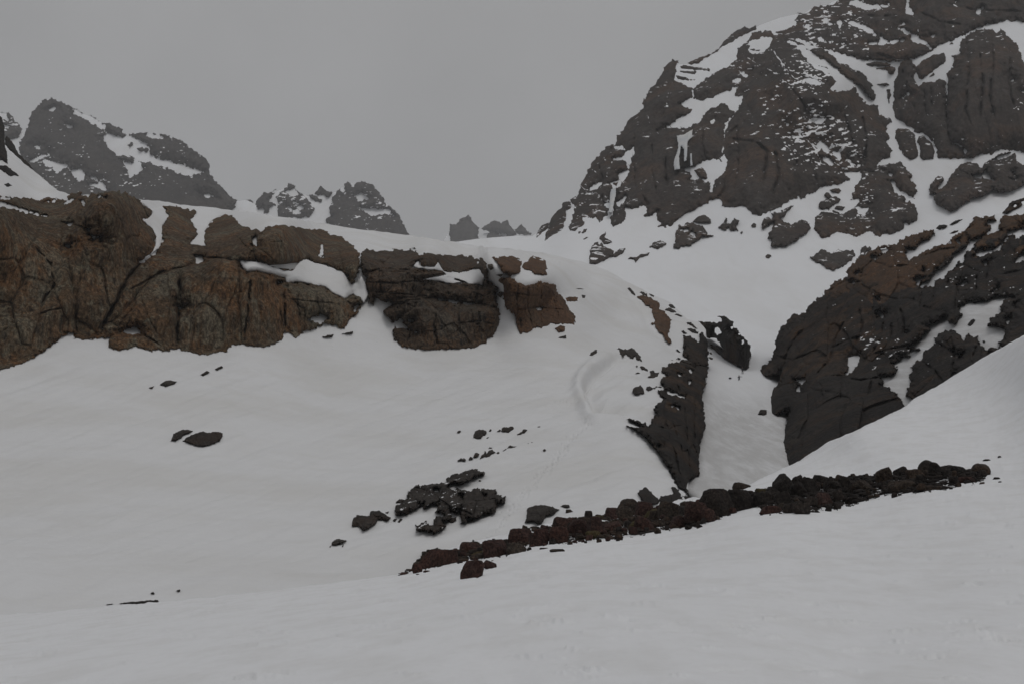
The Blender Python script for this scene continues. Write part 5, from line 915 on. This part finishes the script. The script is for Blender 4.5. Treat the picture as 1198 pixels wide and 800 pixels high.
# outcrops on the snow apron under the big mountain
mo = [('steep rounded outcrop with a fin on top, below the mountain skyline ridge', [pl('K', [(346, 440), (350, 370), (360, 340), (378, 322), (397, 314), (403, 335), (415, 318), (428, 330), (430, 340), (460, 350), (492, 370), (480, 402), (385, 449)]), pl('K', [(404, 296), (420, 275), (442, 258), (446, 270), (430, 290), (460, 300), (482, 318), (455, 328), (430, 330), (420, 312)]), pl('K', [(478, 402), (500, 375), (525, 356), (557, 352), (553, 370), (540, 382), (500, 407)])], (), 8, 9),
      ('oval flat dark outcrop alone on the snow apron under the mountain', [pl('K', [(703, 347), (715, 323), (735, 316), (752, 311), (775, 318), (797, 326), (775, 346), (740, 357)])], (), 4, 4),
      ('low ragged dark rocks below the oval outcrop on the snow apron', [pl('K', [(573, 416), (585, 405), (620, 405), (650, 384), (697, 378), (690, 396), (640, 412), (617, 440), (608, 418)])], (), 3, 3),
      ('blocky outcrop capped by snow in the centre of the snow apron', [pl('K', [(848, 325), (850, 260), (870, 220), (908, 216), (918, 200), (960, 205), (1010, 222), (1038, 265), (1070, 280), (1005, 290), (940, 337), (885, 342), (878, 352), (868, 356), (836, 353), (838, 325)])], [pl('K', [(878, 247), (930, 233), (925, 257), (900, 250)]), pl('K', [(928, 270), (950, 253), (967, 265), (960, 282)])], 6, 7),
      ('small dark outcrop above the snow capped blocky outcrop', [pl('K', [(948, 197), (970, 176), (990, 163), (1022, 158), (1057, 183), (1057, 206), (1010, 208), (975, 207)])], (), 3, 4),
      ('cluster of small jagged rocks under the great mountain face', [pl('I', [(203, 629), (225, 610), (235, 598), (240, 568), (252, 580), (257, 602), (270, 610), (295, 578), (327, 588), (322, 606), (302, 620), (317, 650), (290, 652), (260, 637), (240, 647)])], (), 4, 4),
      ('broad dark outcrop joined by a slanting rib to the great face', [pl('I', [(488, 696), (500, 660), (515, 640), (525, 598), (490, 625), (460, 642), (453, 610), (470, 578), (520, 572), (508, 547), (560, 540), (590, 518), (620, 500), (640, 505), (605, 545), (570, 580), (590, 595), (620, 612), (660, 600), (690, 588), (725, 598), (737, 640), (722, 667), (660, 705), (600, 743), (512, 741), (510, 697)])], (), 7, 8),
      ('low rock in the snow between the great face and its lower block', [pl('I', [(785, 522), (790, 490), (810, 470), (850, 462), (880, 448), (932, 460), (920, 477), (870, 502), (850, 527)])], (), 4, 4),
      ('small dark rock wedged above the lower block of the mountain', [pl('I', [(878, 521), (890, 503), (942, 511), (930, 532), (900, 527)])], (), 3, 3),
      ('small pointed rock highest in the snow strip under the great face', [pl('I', [(853, 411), (880, 402), (905, 402), (920, 416), (905, 432), (870, 427)])], (), 3, 3),
      ('pair of tiny rocks in the snow strip under the great face', [pl('I', [(818, 441), (832, 425), (850, 430), (870, 456), (840, 467)])], (), 3, 3),
      ('great rounded outcrop with snow patches under the mountain towers', [pl('J', [(658, 470), (666, 440), (640, 438), (634, 412), (650, 370), (678, 337), (716, 334), (722, 360), (690, 400), (685, 415), (735, 380), (748, 345), (770, 318), (800, 285), (830, 258), (882, 249), (915, 262), (928, 276), (945, 280), (965, 255), (990, 240), (1040, 204), (1130, 184), (1143, 215), (1150, 240), (1190, 265), (1260, 280), (1310, 290)]), None], [pl('J', [(888, 330), (937, 318), (942, 340), (910, 350)]), pl('J', [(943, 322), (970, 298), (987, 330), (1010, 356), (960, 347)]), pl('J', [(1008, 236), (1040, 218), (1080, 205), (1127, 188), (1122, 207), (1060, 232)]), pl('J', [(680, 416), (700, 380), (737, 363), (732, 385), (700, 400)]), pl('J', [(1120, 310), (1135, 305), (1130, 320)]), pl('J', [(1122, 352), (1150, 345), (1130, 360)])], 16, 18),
      ('half buried outcrop low on the snow apron behind the huge cliff crest', [np.vstack([pl('a', [(947, 300), (951, 299.5), (956, 296), (960, 292), (966, 292.5), (970, 295), (973, 297), (980, 292.5), (990, 294), (998, 293), (1001, 300)]), pl('P3', [(790, 10), (750, 42), (700, 82), (630, 113), (580, 92), (540, 62), (490, 42), (453, 14)])])], (), 5, 7),
      ('small dark rock beside the upper end of the huge cliff crest', [pl('J', [(215, 815), (228, 795), (240, 752), (265, 734), (275, 748), (290, 738), (298, 760), (272, 772), (262, 815)])], (), 4, 4),
      ('tiny dark stone on the wide snow apron far up', [pl('I', [(328, 660), (340, 652), (347, 662), (335, 668)])], (), 1.5, 2),
      ('dark chip on the snow apron at the edge of the great face', [pl('I', [(392, 620), (408, 602), (424, 610), (420, 630), (402, 632)])], (), 2, 2),
      ('slanting dark chip beneath the skyline ridge on the snow apron', [pl('K', [(303, 262), (315, 240), (333, 240), (325, 258), (310, 268)])], (), 2, 2),
      ('thin dark rock line on the snow apron under the skyline ridge', [pl('K', [(310, 300), (330, 288), (345, 286), (330, 297), (318, 305)])], (), 1.5, 2),
      ('tiny dark rock beside a slanting chip under the skyline ridge', [pl('K', [(278, 266), (285, 254), (296, 254), (290, 268)])], (), 1.5, 2),
      ('small dark stone by the oval head of the snow apron, near the cliff', [pl('P3', [(103, 0), (120, -18), (150, -10), (150, 4), (130, 16), (108, 14)])], (), 1.5, 2)]
for k, (lab, ps, hs_, H, R) in enumerate(mo):
    ps = list(ps)
    if len(ps) == 2 and ps[1] is None:
        ps = [np.vstack([ps[0], pl('J', [(1310, 340), (1190, 385), (1150, 408), (1120, 420), (1060, 431), (1010, 415), (980, 432), (950, 452), (900, 462), (860, 482), (815, 515), (760, 546), (720, 520), (680, 500)])])]
    nm = 'rock_outcrop'
    if len(ps) == 1:
        o = slab(nm, ps[0], S3R, M['mountain'], hs_, step=.7 if H > 3 else .45, jag=1.1 if H > 3 else .4, jagl=5, back=14, relief=rockface(H, R, 8, 1.6, .12, 1.5, (1, 1, .5), 300 + 5 * k, bed=.7, edge=2))
        tag(o, lab, 'rock outcrop')
    else:
        e_ = empty(nm, base_point(ps[0], S3)); tag(e_, lab, 'rock outcrop')
        for j, p in enumerate(ps):
            slab('rock_body' if j == 0 else 'rock_fin', p, S3R, M['mountain'], (), step=.7, jag=.6, jagl=5, back=14, parent=e_, relief=rockface(H if j == 0 else 4, R if j == 0 else 4, 5, 1.4, .3, 1.5, (1, 1, .7), 300 + 5 * k + j, bed=.4, edge=2))

# frozen waterfalls
for lab, p in (('wide pale frozen waterfall hanging in two strands below the snow ledge of the mountain', pl('F', [(758, 297), (775, 290), (800, 290), (830, 268), (852, 255), (847, 300), (822, 330), (817, 400), (815, 440), (800, 447), (800, 372), (782, 358), (772, 420), (777, 490), (745, 497), (738, 450), (755, 400), (766, 360)])),
               ('single thin frozen waterfall thread beside the wide frozen waterfall', pl('F', [(835, 400), (845, 398), (850, 470), (838, 472)])),
               ('narrow frozen waterfall in the gully of the lower mountain ridge', pl('F', [(372, 610), (402, 598), (402, 640), (390, 690), (380, 750), (360, 740), (366, 680)]))):
    tag(slab('frozen_waterfall', p, lambda u, v: S3(u, v) - 19, M['ice'], step=.5, jag=.4, jagl=4, back=22, relief=lambda u, v, s, d0, rs: 2.2 * np.sqrt(np.clip(s / 4, 0, 1)) + .5 * fbm(world(u, v, d0) / np.array([2.0, 2.0, 14.0]), 3)), lab, 'frozen waterfall')
# ================================================================ boulders
def ico(sub):
    import bmesh
    bm = bmesh.new(); bmesh.ops.create_icosphere(bm, subdivisions=sub, radius=1)
    v = np.array([x.co[:] for x in bm.verts]); f = np.array([[y.index for y in x.verts] for x in bm.faces]); bm.free()
    return v, f
ICO = {k: ico(k) for k in (2, 3, 4, 5)}
def boulder_shape(seed, sub=4, planes=16, rough=.035, soft=22.0):
    """an angular stone: a ball cut by random planes, worn at the edges; stands on z = 0, width about 2"""
    r = np.random.default_rng(seed)
    V, F = ICO[sub]
    n = r.normal(size=(planes, 3)); n /= np.linalg.norm(n, axis=1)[:, None]
    d = r.uniform(.62, 1.0, planes)
    n = np.vstack([n, [[0, 0, 1], [0, 0, -1]]]); d = np.append(d, [.75, .55])
    c = V @ n.T
    q = np.where(c > .08, d / np.maximum(c, .08), 4.0)
    rad = -np.log(np.exp(-soft * q).sum(1)) / soft
    P = V * np.clip(rad, .3, 1.15)[:, None]
    P = P * (1 + rough * fbm(V * 3.1 + seed, 4) + rough * .6 * ridged(V * 6 + seed, 2))[:, None]
    return P, F
def place_boulder(seed, u, vb, wpx, hpx, mat, depth=S1, sub=4, sink=.22, lift=0.0, deep=.9, rot=None, tilt=(0, 0), planes=10, soft=60, rough=.05):
    """stone whose foot is at bearing (u, vb), wpx by hpx in the photograph"""
    d = float(depth(np.array([u]), np.array([vb]))[0])
    P, F = boulder_shape(seed, sub, planes, rough, soft)
    a = rot if rot is not None else (seed * 2.39) % 6.28
    ca, sa = math.cos(a), math.sin(a)
    P = P @ np.array([[ca, sa, 0], [-sa, ca, 0], [0, 0, 1]])
    tx, ty = tilt
    P = P @ np.array([[math.cos(ty), 0, -math.sin(ty)], [0, 1, 0], [math.sin(ty), 0, math.cos(ty)]])
    P -= [(P[:, 0].min() + P[:, 0].max()) / 2, (P[:, 1].min() + P[:, 1].max()) / 2, P[:, 2].min()]
    w, h = wpx * d / FPX, hpx * d / FPX
    P = P / [np.ptp(P[:, 0]), np.ptp(P[:, 1]), np.ptp(P[:, 2])] * [w, w * deep, h / (1 - sink)]
    g = world(u, vb, d) + [0, 0, float(near_lift(np.array([float(u)]), np.array([float(vb)]), np.array([d]))[0])]
    loc = (g[0], g[1] + w * deep * .3 - lift * .5, g[2] - sink * h / (1 - sink) - .01 + lift)
    o = link('boulder', mesh('boulder', P, F), M[mat], None, loc)
    return o

BAND_TOP = np.vstack([pl('S', [(325, 715), (380, 695), (405, 660), (440, 612), (490, 605), (560, 630), (600, 605), (650, 575), (700, 590), (760, 568), (800, 580), (840, 520), (900, 513), (980, 510), (1040, 480), (1100, 462)]),
                      pl('Q', [(90, 362), (150, 360), (290, 353), (300, 320), (355, 315), (420, 285), (470, 305), (500, 325), (600, 310), (700, 300), (760, 290), (800, 260)]),
                      pl('L', [(0, 235), (60, 232), (160, 216), (165, 200), (255, 197), (330, 192), (400, 180), (500, 167), (600, 160), (650, 166), (760, 150), (850, 128), (910, 130), (980, 145), (1040, 150)])])
BAND_BOT = np.vstack([pl('L', [(1035, 186), (940, 197), (890, 222), (800, 233), (720, 240), (650, 245), (600, 250), (550, 266), (480, 280), (420, 290), (300, 309), (200, 315), (105, 328), (110, 300), (60, 290), (0, 318)]),
                      pl('Q', [(850, 372), (800, 388), (760, 412), (700, 420), (640, 426), (540, 440), (400, 460), (310, 477), (260, 474), (120, 485), (0, 487)]),
                      pl('S', [(960, 577), (900, 592), (800, 630), (700, 645), (600, 662), (520, 668), (430, 697), (325, 720)])])
BAND = np.vstack([BAND_TOP, BAND_BOT])

# the rubble the boulders lie in: dark stony ground and countless small stones
def rubble_rel(u, v, s, d0, rs):
    Pm = world(u, v, d0)
    fa, gap = facets(Pm / .55, 1.2)
    fb, g2 = facets(Pm / .2 + 9, 1.2)
    return .16 * np.sqrt(np.clip(s / 8, 0, 1)) + sstep(s, 0, 3) * (.18 * fa + .09 * fb + .15 * fbm(Pm / 1.5, 3) - .12 * (1 - sstep(gap, 0, .2))) + .03
bed_ = slab('rubble', BAND, S1, M['darkb'], [pl('Q', [(915, 372), (960, 345), (1010, 320), (1040, 304), (1075, 305), (1088, 325), (1060, 352), (1000, 362)])], step=.7, jag=2.4, jagl=6, back=1.2, drop=.2, specks=[(690, 612, 90, 40, .62, 5), (860, 590, 60, 30, .75, 5), (1000, 570, 130, 40, .62, 5), (1120, 552, 50, 25, .25, 5)], relief=rubble_rel)
tag(bed_, 'dark stony rubble filling the gaps between the boulders of the band', 'rubble', kind='stuff')
sv, sf, nv = ([], []), ([], []), [0, 0]
rr = np.random.default_rng(77); cnt = 0
lo, hi = BAND.min(0), BAND.max(0)
cand = np.stack([rr.uniform(lo[0], hi[0], 14000), rr.uniform(lo[1], hi[1], 14000)], -1)
inside = signed(cand[:, 0], cand[:, 1], BAND)
for (u, v), s in zip(cand, inside):
    if s < .2 and not (s > -5 and rr.random() < .05): continue
    if cnt > 1900: break
    cnt += 1
    d = float(S1(np.array([u]), np.array([v]))[0]); k = rr.uniform(.05, .22) * (1 if s > 0 else .6)
    P, F = boulder_shape(int(rr.integers(1, 60)), 2, 10)
    P = P * [k, k * rr.uniform(.7, 1.1), k * rr.uniform(.5, .9)]
    g = world(u, v, d); up_ = .30 * math.sqrt(min(1, max(s, 0) / 8))
    w_i = 1 if u + rr.uniform(-90, 90) > 800 else 0
    sv[w_i].append(P + g + [0, -up_ * .6, up_ * .6]); sf[w_i].append(F + nv[w_i]); nv[w_i] += len(P)
for w_i, mt, lab in ((0, 'brownb', 'small loose brown stones strewn through the lower boulder band'), (1, 'darkb', 'small loose dark stones strewn through the upper boulder band')):
    tag(link('rubble', mesh('rubble', np.vstack(sv[w_i]), np.vstack(sf[w_i])), M[mt]), lab, 'rubble', kind='stuff')

big = [ # label, u, foot v, width, height, material, options
    ('large dark red boulder at the low end of the boulder band', 'S', 500, 682, 186, 76, 'red', dict(planes=20, deep=.7, seed=3)),
    ('small reddish wedge leaning on the large end boulder of the band', 'S', 403, 710, 48, 42, 'red', dict(seed=9)),
    ('flat chip of red rock lying off the low tip of the boulder band', 'S', 343, 720, 36, 13, 'red', dict(seed=12)),
    ('flat red stone in the snow between the end boulder and the cubic boulder', 'S', 447, 705, 34, 10, 'red', dict(seed=14)),
    ('cubic dark red boulder set forward in the snow below the band', 'S', 645, 732, 108, 78, 'red', dict(seed=21, planes=9, soft=40)),
    ('slim dark red slab leaning on the cubic forward boulder', 'S', 722, 695, 62, 40, 'red', dict(seed=23, tilt=(0, .35))),
    ('domed red boulder behind the end boulder of the band', 'S', 640, 632, 104, 56, 'red', dict(seed=31)),
    ('big smooth dark red boulder, third large one from the low end', 'S', 748, 642, 120, 78, 'red', dict(seed=33, planes=18, soft=16)),
    ('brown boulder at the front edge below the smooth red boulder', 'S', 840, 625, 90, 48, 'brownb', dict(seed=35)),
    ('long ridge shaped red boulder topping the band near the standing stones', 'S', 860, 590, 120, 80, 'red', dict(seed=37)),
    ('red brown block next to the ridge shaped red boulder', 'S', 940, 588, 95, 78, 'red', dict(seed=39)),
    ('slabby red block under the grey standing stone', 'S', 1025, 578, 90, 75, 'red', dict(seed=41)),
    ('grey upright standing stone on the crest of the band, paler one', 'Q', 115, 372, 45, 54, 'brownb', dict(seed=43, planes=10)),
    ('black upright standing stone like a post on the crest of the band', 'Q', 208, 374, 42, 46, 'darkb', dict(seed=45, planes=9, soft=40)),
    ('big jagged brown block in the band below the black gorge rock', 'Q', 415, 350, 125, 80, 'brownb', dict(seed=47, planes=12, soft=36)),
    ('pointed reddish block beside the jagged brown block', 'Q', 330, 372, 75, 62, 'red', dict(seed=49)),
    ('tilted red slab lying along the middle of the band', 'Q', 330, 440, 130, 70, 'red', dict(seed=51, tilt=(0, -.3))),
    ('tilted dark red plate next to the brown mossy mound', 'Q', 490, 435, 110, 80, 'red', dict(seed=53, tilt=(0, .4))),
    ('rust red block at the front edge of the band mid length', 'Q', 665, 420, 100, 60, 'red', dict(seed=55)),
    ('dark block between the mossy mound and the giant black boulder', 'Q', 690, 352, 90, 52, 'darkb', dict(seed=57)),
    ('giant smooth black boulder bulging at the mouth of the gully', 'Q', 850, 372, 190, 155, 'darkb', dict(seed=61, planes=12, soft=22, deep=.7, rough=.05)),
    ('black rock shoulder beside the giant black boulder', 'Q', 975, 330, 170, 108, 'darkb', dict(seed=63, soft=26, planes=10, rough=.05)),
    ('flat tan topped rock behind the giant boulder under the snow crest', 'Q', 980, 222, 95, 36, 'brownb', dict(seed=65)),
    ('round dark boulder perched on the crest of the upper band', 'L', 800, 152, 74, 60, 'darkb', dict(seed=71, soft=14, planes=20)),
    ('tilted dark slab standing up beside the perched round boulder', 'L', 690, 164, 58, 42, 'darkb', dict(seed=73, tilt=(0, -.5))),
    ('flat squarish dark block next to the perched round boulder', 'L', 880, 142, 76, 30, 'darkb', dict(seed=75, planes=8, soft=40)),
    ('rounded grey brown boulder at the upper tip of the band', 'L', 1018, 157, 92, 54, 'brownb', dict(seed=77, soft=14, planes=20)),
    ('small pointed stone leaning near the tilted dark slab', 'L', 637, 168, 36, 26, 'darkb', dict(seed=79)),
    ('long flat red brown slab on the front edge of the upper band', 'L', 840, 222, 130, 24, 'brownb', dict(seed=81)),
    ('dark red block in the front of the upper band', 'L', 375, 288, 100, 62, 'red', dict(seed=83)),
    ('grey flat slab at the front edge of the upper band', 'L', 510, 272, 100, 24, 'darkb', dict(seed=85)),
    ('dark flat stone at the lower corner of the upper band by the snow tongue', 'L', 150, 325, 95, 34, 'red', dict(seed=87)),
    ('tan angular boulder in the middle of the upper band', 'L', 540, 235, 110, 52, 'brownb', dict(seed=89)),
    ('large brown boulder below the perched round boulder', 'L', 700, 232, 120, 52, 'brownb', dict(seed=91)),
    ('reddish flat boulder under the long slab at the upper tip', 'L', 960, 192, 90, 26, 'red', dict(seed=93)),
    ('flat dark stone in the snow at the very tip of the band', 'L', 1085, 175, 34, 11, 'darkb', dict(seed=95)),
    ('tiny dark stone in the snow under the tip of the band', 'L', 1100, 191, 14, 8, 'darkb', dict(seed=97)),
    ('flat dark stone above the rounded tip boulder', 'L', 1045, 99, 34, 10, 'darkb', dict(seed=99)),
    ('single small stone beyond the upper tip of the band', 'L', 1098, 86, 16, 9, 'darkb', dict(seed=101)),
    ('flat mossy stone in the snow in front of the band', 'Q', 52, 537, 78, 17, 'brownb', dict(seed=103)),
    ('tiny stone in the snow just under the standing stones', 'Q', 193, 491, 16, 8, 'darkb', dict(seed=105)),
    ('small dark stone where the snow tongue meets the band front', 'Q', 765, 418, 32, 16, 'darkb', dict(seed=107)),
    ('tiny stone on snow above the pointed reddish block', 'Q', 285, 310, 20, 12, 'darkb', dict(seed=109)),
    ('twin of tiny stone near the jagged brown block', 'Q', 322, 308, 16, 8, 'darkb', dict(seed=111)),
    ('small dark stone at the foot of the flat topped rock', 'S', 895, 610, 22, 14, 'darkb', dict(seed=113)),
    ('thin flat stone in the snow in front of the red blocks', 'S', 960, 608, 40, 8, 'brownb', dict(seed=115)),
]
taken = []
for lab, zk, zu, zv, zw, zh, mt, kw in big:
    ox, oy, s = Z[zk]
    kw = dict(kw); sd0 = kw.pop('seed')
    o = place_boulder(sd0, ox + zu / s, oy + zv / s, zw / s, zh / s, mt, sub=5 if zw / s > 28 else 4 if zw / s > 9 else 3, **kw)
    tag(o, lab, 'boulder' if zw / s > 9 else 'stone', 'boulders in the band')
    if zw / s <= 9: o.name = 'stone'
    taken.append((ox + zu / s, oy + (zv - zh / 2) / s, zw / s / 2))
# the many boulders between them that nothing tells apart
kinds = {'red': ('dark red boulder lying among the lower half of the band', 'red boulders of the lower band'),
         'brownb': ('brown boulder lying among the stones of the band', 'brown boulders of the band'),
         'darkb': ('dark grey boulder lying among the stones of the upper band', 'dark boulders of the upper band')}
rr = np.random.default_rng(5); n = 0; tries = 0
pts_ = []
while n < 175 and tries < 20000:
    tries += 1
    u = rr.uniform(500, 1150); v = rr.uniform(540, 672)
    s = float(signed(np.array([u]), np.array([v]), BAND)[0])
    w_ = rr.choice([rr.uniform(4, 8), rr.uniform(7, 13), rr.uniform(12, 26)], p=[.6, .28, .12]) if n > 30 else rr.uniform(13, 29)
    if s < w_ * (.10 if w_ > 9 else -.25): continue
    if any((u - a) ** 2 + ((v - b) * 1.4) ** 2 < (.62 * (w_ / 2 + c)) ** 2 for a, b, c in pts_): continue
    if any((u - a) ** 2 + ((v - b) * 1.4) ** 2 < (.75 * c + w_ * .3) ** 2 for a, b, c in taken): continue
    pts_.append((u, v, w_ / 2))
    mt = rr.choice(['red', 'brownb', 'darkb'], p=[.5, .28, .22] if u < 720 else [.25, .35, .4] if u < 860 else [.0, .25, .75])
    o = place_boulder(1000 + n, u, v + w_ * .34, w_, lift=.22 * min(1, s / 6), hpx=w_ * rr.uniform(.4, .95), mat=mt, sub=3 if w_ < 9 else 4, deep=rr.uniform(.7, 1.1), tilt=(0, rr.uniform(-.3, .3)), planes=int(rr.integers(6, 11)), soft=rr.uniform(45, 110))
    tag(o, kinds[mt][0], 'boulder', kinds[mt][1]); n += 1

# dry cushions of tussock on the band
for k, (lab, zk, zu, zv, zw, zh) in enumerate([('olive dry grass tussock low in the band under the standing stones', 'Q', 235, 470, 85, 40), ('brown dry tussock mound in the middle of the band', 'Q', 540, 378, 105, 58), ('yellowish leaning tussock tuft beside the brown mound', 'Q', 455, 430, 95, 60),
                                               ('tan tussock cushion at the edge of the snow crest', 'L', 125, 236, 82, 24), ('dark brown tussock cushion on the crest beyond the tan one', 'L', 215, 214, 82, 32), ('small tan tussock between the red boulders at the low end', 'S', 672, 642, 62, 30), ('brown tussock between end boulder and domed boulder', 'S', 580, 640, 70, 28), ('little dry tussock on the crest by the black standing stone', 'Q', 262, 372, 50, 18)]):
    ox, oy, s = Z[zk]
    o = place_boulder(500 + k, ox + zu / s, oy + zv / s, zw / s, zh / s, 'tuss', sub=5, planes=30, soft=9, rough=.09)
    o.name = 'grass_tussock'; tag(o, lab, 'tussock')

# ================================================================ people
def skin_person(name, verts, edges, radii, loc, mat, rotz):
    me = bpy.data.meshes.new(name); me.from_pydata(verts, edges, [])
    o = bpy.data.objects.new(name, me); COL.objects.link(o); me.materials.append(mat)
    sk = o.modifiers.new('skin', 'SKIN'); sk.use_smooth_shade = True
    for i, r in enumerate(radii): me.skin_vertices[0].data[i].radius = (r, r)
    me.skin_vertices[0].data[0].use_root = True
    ss = o.modifiers.new('sub', 'SUBSURF'); ss.levels = 1; ss.render_levels = 2
    o.location = loc; o.rotation_euler = (0, 0, rotz)
    return o
def plain(name, c, r=.8):
    m = bpy.data.materials.new(name); m.use_nodes = True; b = m.node_tree.nodes['Principled BSDF']
    b.inputs['Base Color'].default_value = c + (1,); b.inputs['Roughness'].default_value = r; return m
cloth = plain('dark_outdoor_clothing', (.022, .022, .026)); skin_ = plain('skin', (.35, .22, .16)); hat_ = plain('dark_wool', (.02, .02, .022)); pack_ = plain('dark_pack_fabric', (.028, .028, .03)); metal = plain('pole_metal', (.1, .1, .1), .4)
def person(label, u, v, rotz, pose):
    d = float(S3R(np.array([u]), np.array([v]))[0]) - .3; g = Vector(world(u, v, d)); g.z -= .04
    if pose == 'stand':
        J = dict(pelvis=(0, 0, .95), waist=(0, 0, 1.12), chest=(0, 0, 1.36), neck=(0, 0, 1.52), head=(0, .01, 1.66), crown=(0, 0, 1.76),
                 sl=(-.2, 0, 1.43), el=(-.30, .04, 1.16), wl=(-.31, .20, .98), hl=(-.31, .26, .94), sr=(.2, 0, 1.43), er=(.31, .02, 1.17), wr=(.33, .16, .97), hr=(.33, .22, .93),
                 tl=(-.11, 0, .88), kl=(-.14, .08, .5), al=(-.15, -.02, .1), fl=(-.15, .12, .05), tr=(.11, 0, .88), kr=(.14, .02, .5), ar=(.15, -.08, .1), fr=(.16, .07, .05))
    else:
        J = dict(pelvis=(0, -.05, .48), waist=(0, -.02, .64), chest=(0, .06, .86), neck=(0, .12, 1.02), head=(0, .17, 1.15), crown=(0, .18, 1.25),
                 sl=(-.2, .08, .94), el=(-.45, .10, .90), wl=(-.68, .14, .88), hl=(-.76, .15, .88), sr=(.2, .08, .94), er=(.31, .16, .7), wr=(.24, .36, .6), hr=(.22, .42, .58),
                 tl=(-.11, -.02, .44), kl=(-.16, .34, .42), al=(-.16, .28, .06), fl=(-.16, .42, .04), tr=(.11, -.04, .42), kr=(.15, .22, .08), ar=(.15, -.2, .07), fr=(.15, -.3, .05))
    R = dict(pelvis=.15, waist=.14, chest=.17, neck=.065, head=.105, crown=.07, sl=.085, el=.06, wl=.045, hl=.045, sr=.085, er=.06, wr=.045, hr=.045, tl=.105, kl=.075, al=.06, fl=.05, tr=.105, kr=.075, ar=.06, fr=.05)
    E = [('pelvis', 'waist'), ('waist', 'chest'), ('chest', 'neck'), ('neck', 'head'), ('head', 'crown'), ('chest', 'sl'), ('sl', 'el'), ('el', 'wl'), ('wl', 'hl'), ('chest', 'sr'), ('sr', 'er'), ('er', 'wr'), ('wr', 'hr'),
         ('pelvis', 'tl'), ('tl', 'kl'), ('kl', 'al'), ('al', 'fl'), ('pelvis', 'tr'), ('tr', 'kr'), ('kr', 'ar'), ('ar', 'fr')]
    ks = list(J); o = skin_person('person', [J[k] for k in ks], [(ks.index(a), ks.index(b)) for a, b in E], [R[k] for k in ks], g, cloth, rotz)
    tag(o, label, 'person')
    def child(name, V, F, mat):
        c = bpy.data.objects.new(name, mesh(name, np.array(V), np.array(F))); COL.objects.link(c); c.data.materials.append(mat); c.parent = o; return c
    V, F = ICO[3]; h = np.array(J['head'])
    fa = V * [.083, .10, .115]; fa[:, 1] += np.where((np.abs(V[:, 0]) < .22) & (V[:, 1] > .5) & (np.abs(V[:, 2] + .1) < .2), .02, 0)   # nose
    child('face', fa + h + [0, .03, -.01], F, skin_)
    hv = V * [.115, .125, .09]; hv[:, 2] = np.maximum(hv[:, 2], -.01)
    child('hat', hv + h + [0, -.005, .05], F, hat_)
    pk = np.sign(V) * np.abs(V) ** .55 * [.16, .11, .25]
    if pose == 'stand': child('backpack', pk + np.array(J['chest']) + [0, -.22, -.08], F, pack_)
    return o
person('person in dark clothes with backpack standing in the gully under the rock knob', 868.8, 437.2, 2.7, 'stand')
person('person in dark clothes kneeling on the gully snow with one arm stretched out', 864.8, 444.8, 2.9, 'kneel')
# pack lying in the snow beside them
d = float(S3R(np.array([854.]), np.array([443.3]))[0]); g = world(854., 443.3, d)
V, F = ICO[4]; pk = np.sign(V) * np.abs(V) ** .6 * [.33, .2, .2]; pk = pk * (1 + .06 * fbm(V * 2, 2))[:, None]; pk[:, 2] -= pk[:, 2].min()
o = link('backpack', mesh('backpack', pk, F), pack_, None, (g[0], g[1] - .2, g[2])); tag(o, 'dark backpack lying on the gully snow beside the kneeling person', 'backpack')
V2 = V * [.2, .15, .1]
c = bpy.data.objects.new('lid', mesh('lid', V2 + [0.12, 0, .32], F)); COL.objects.link(c); c.data.materials.append(pack_); c.parent = o
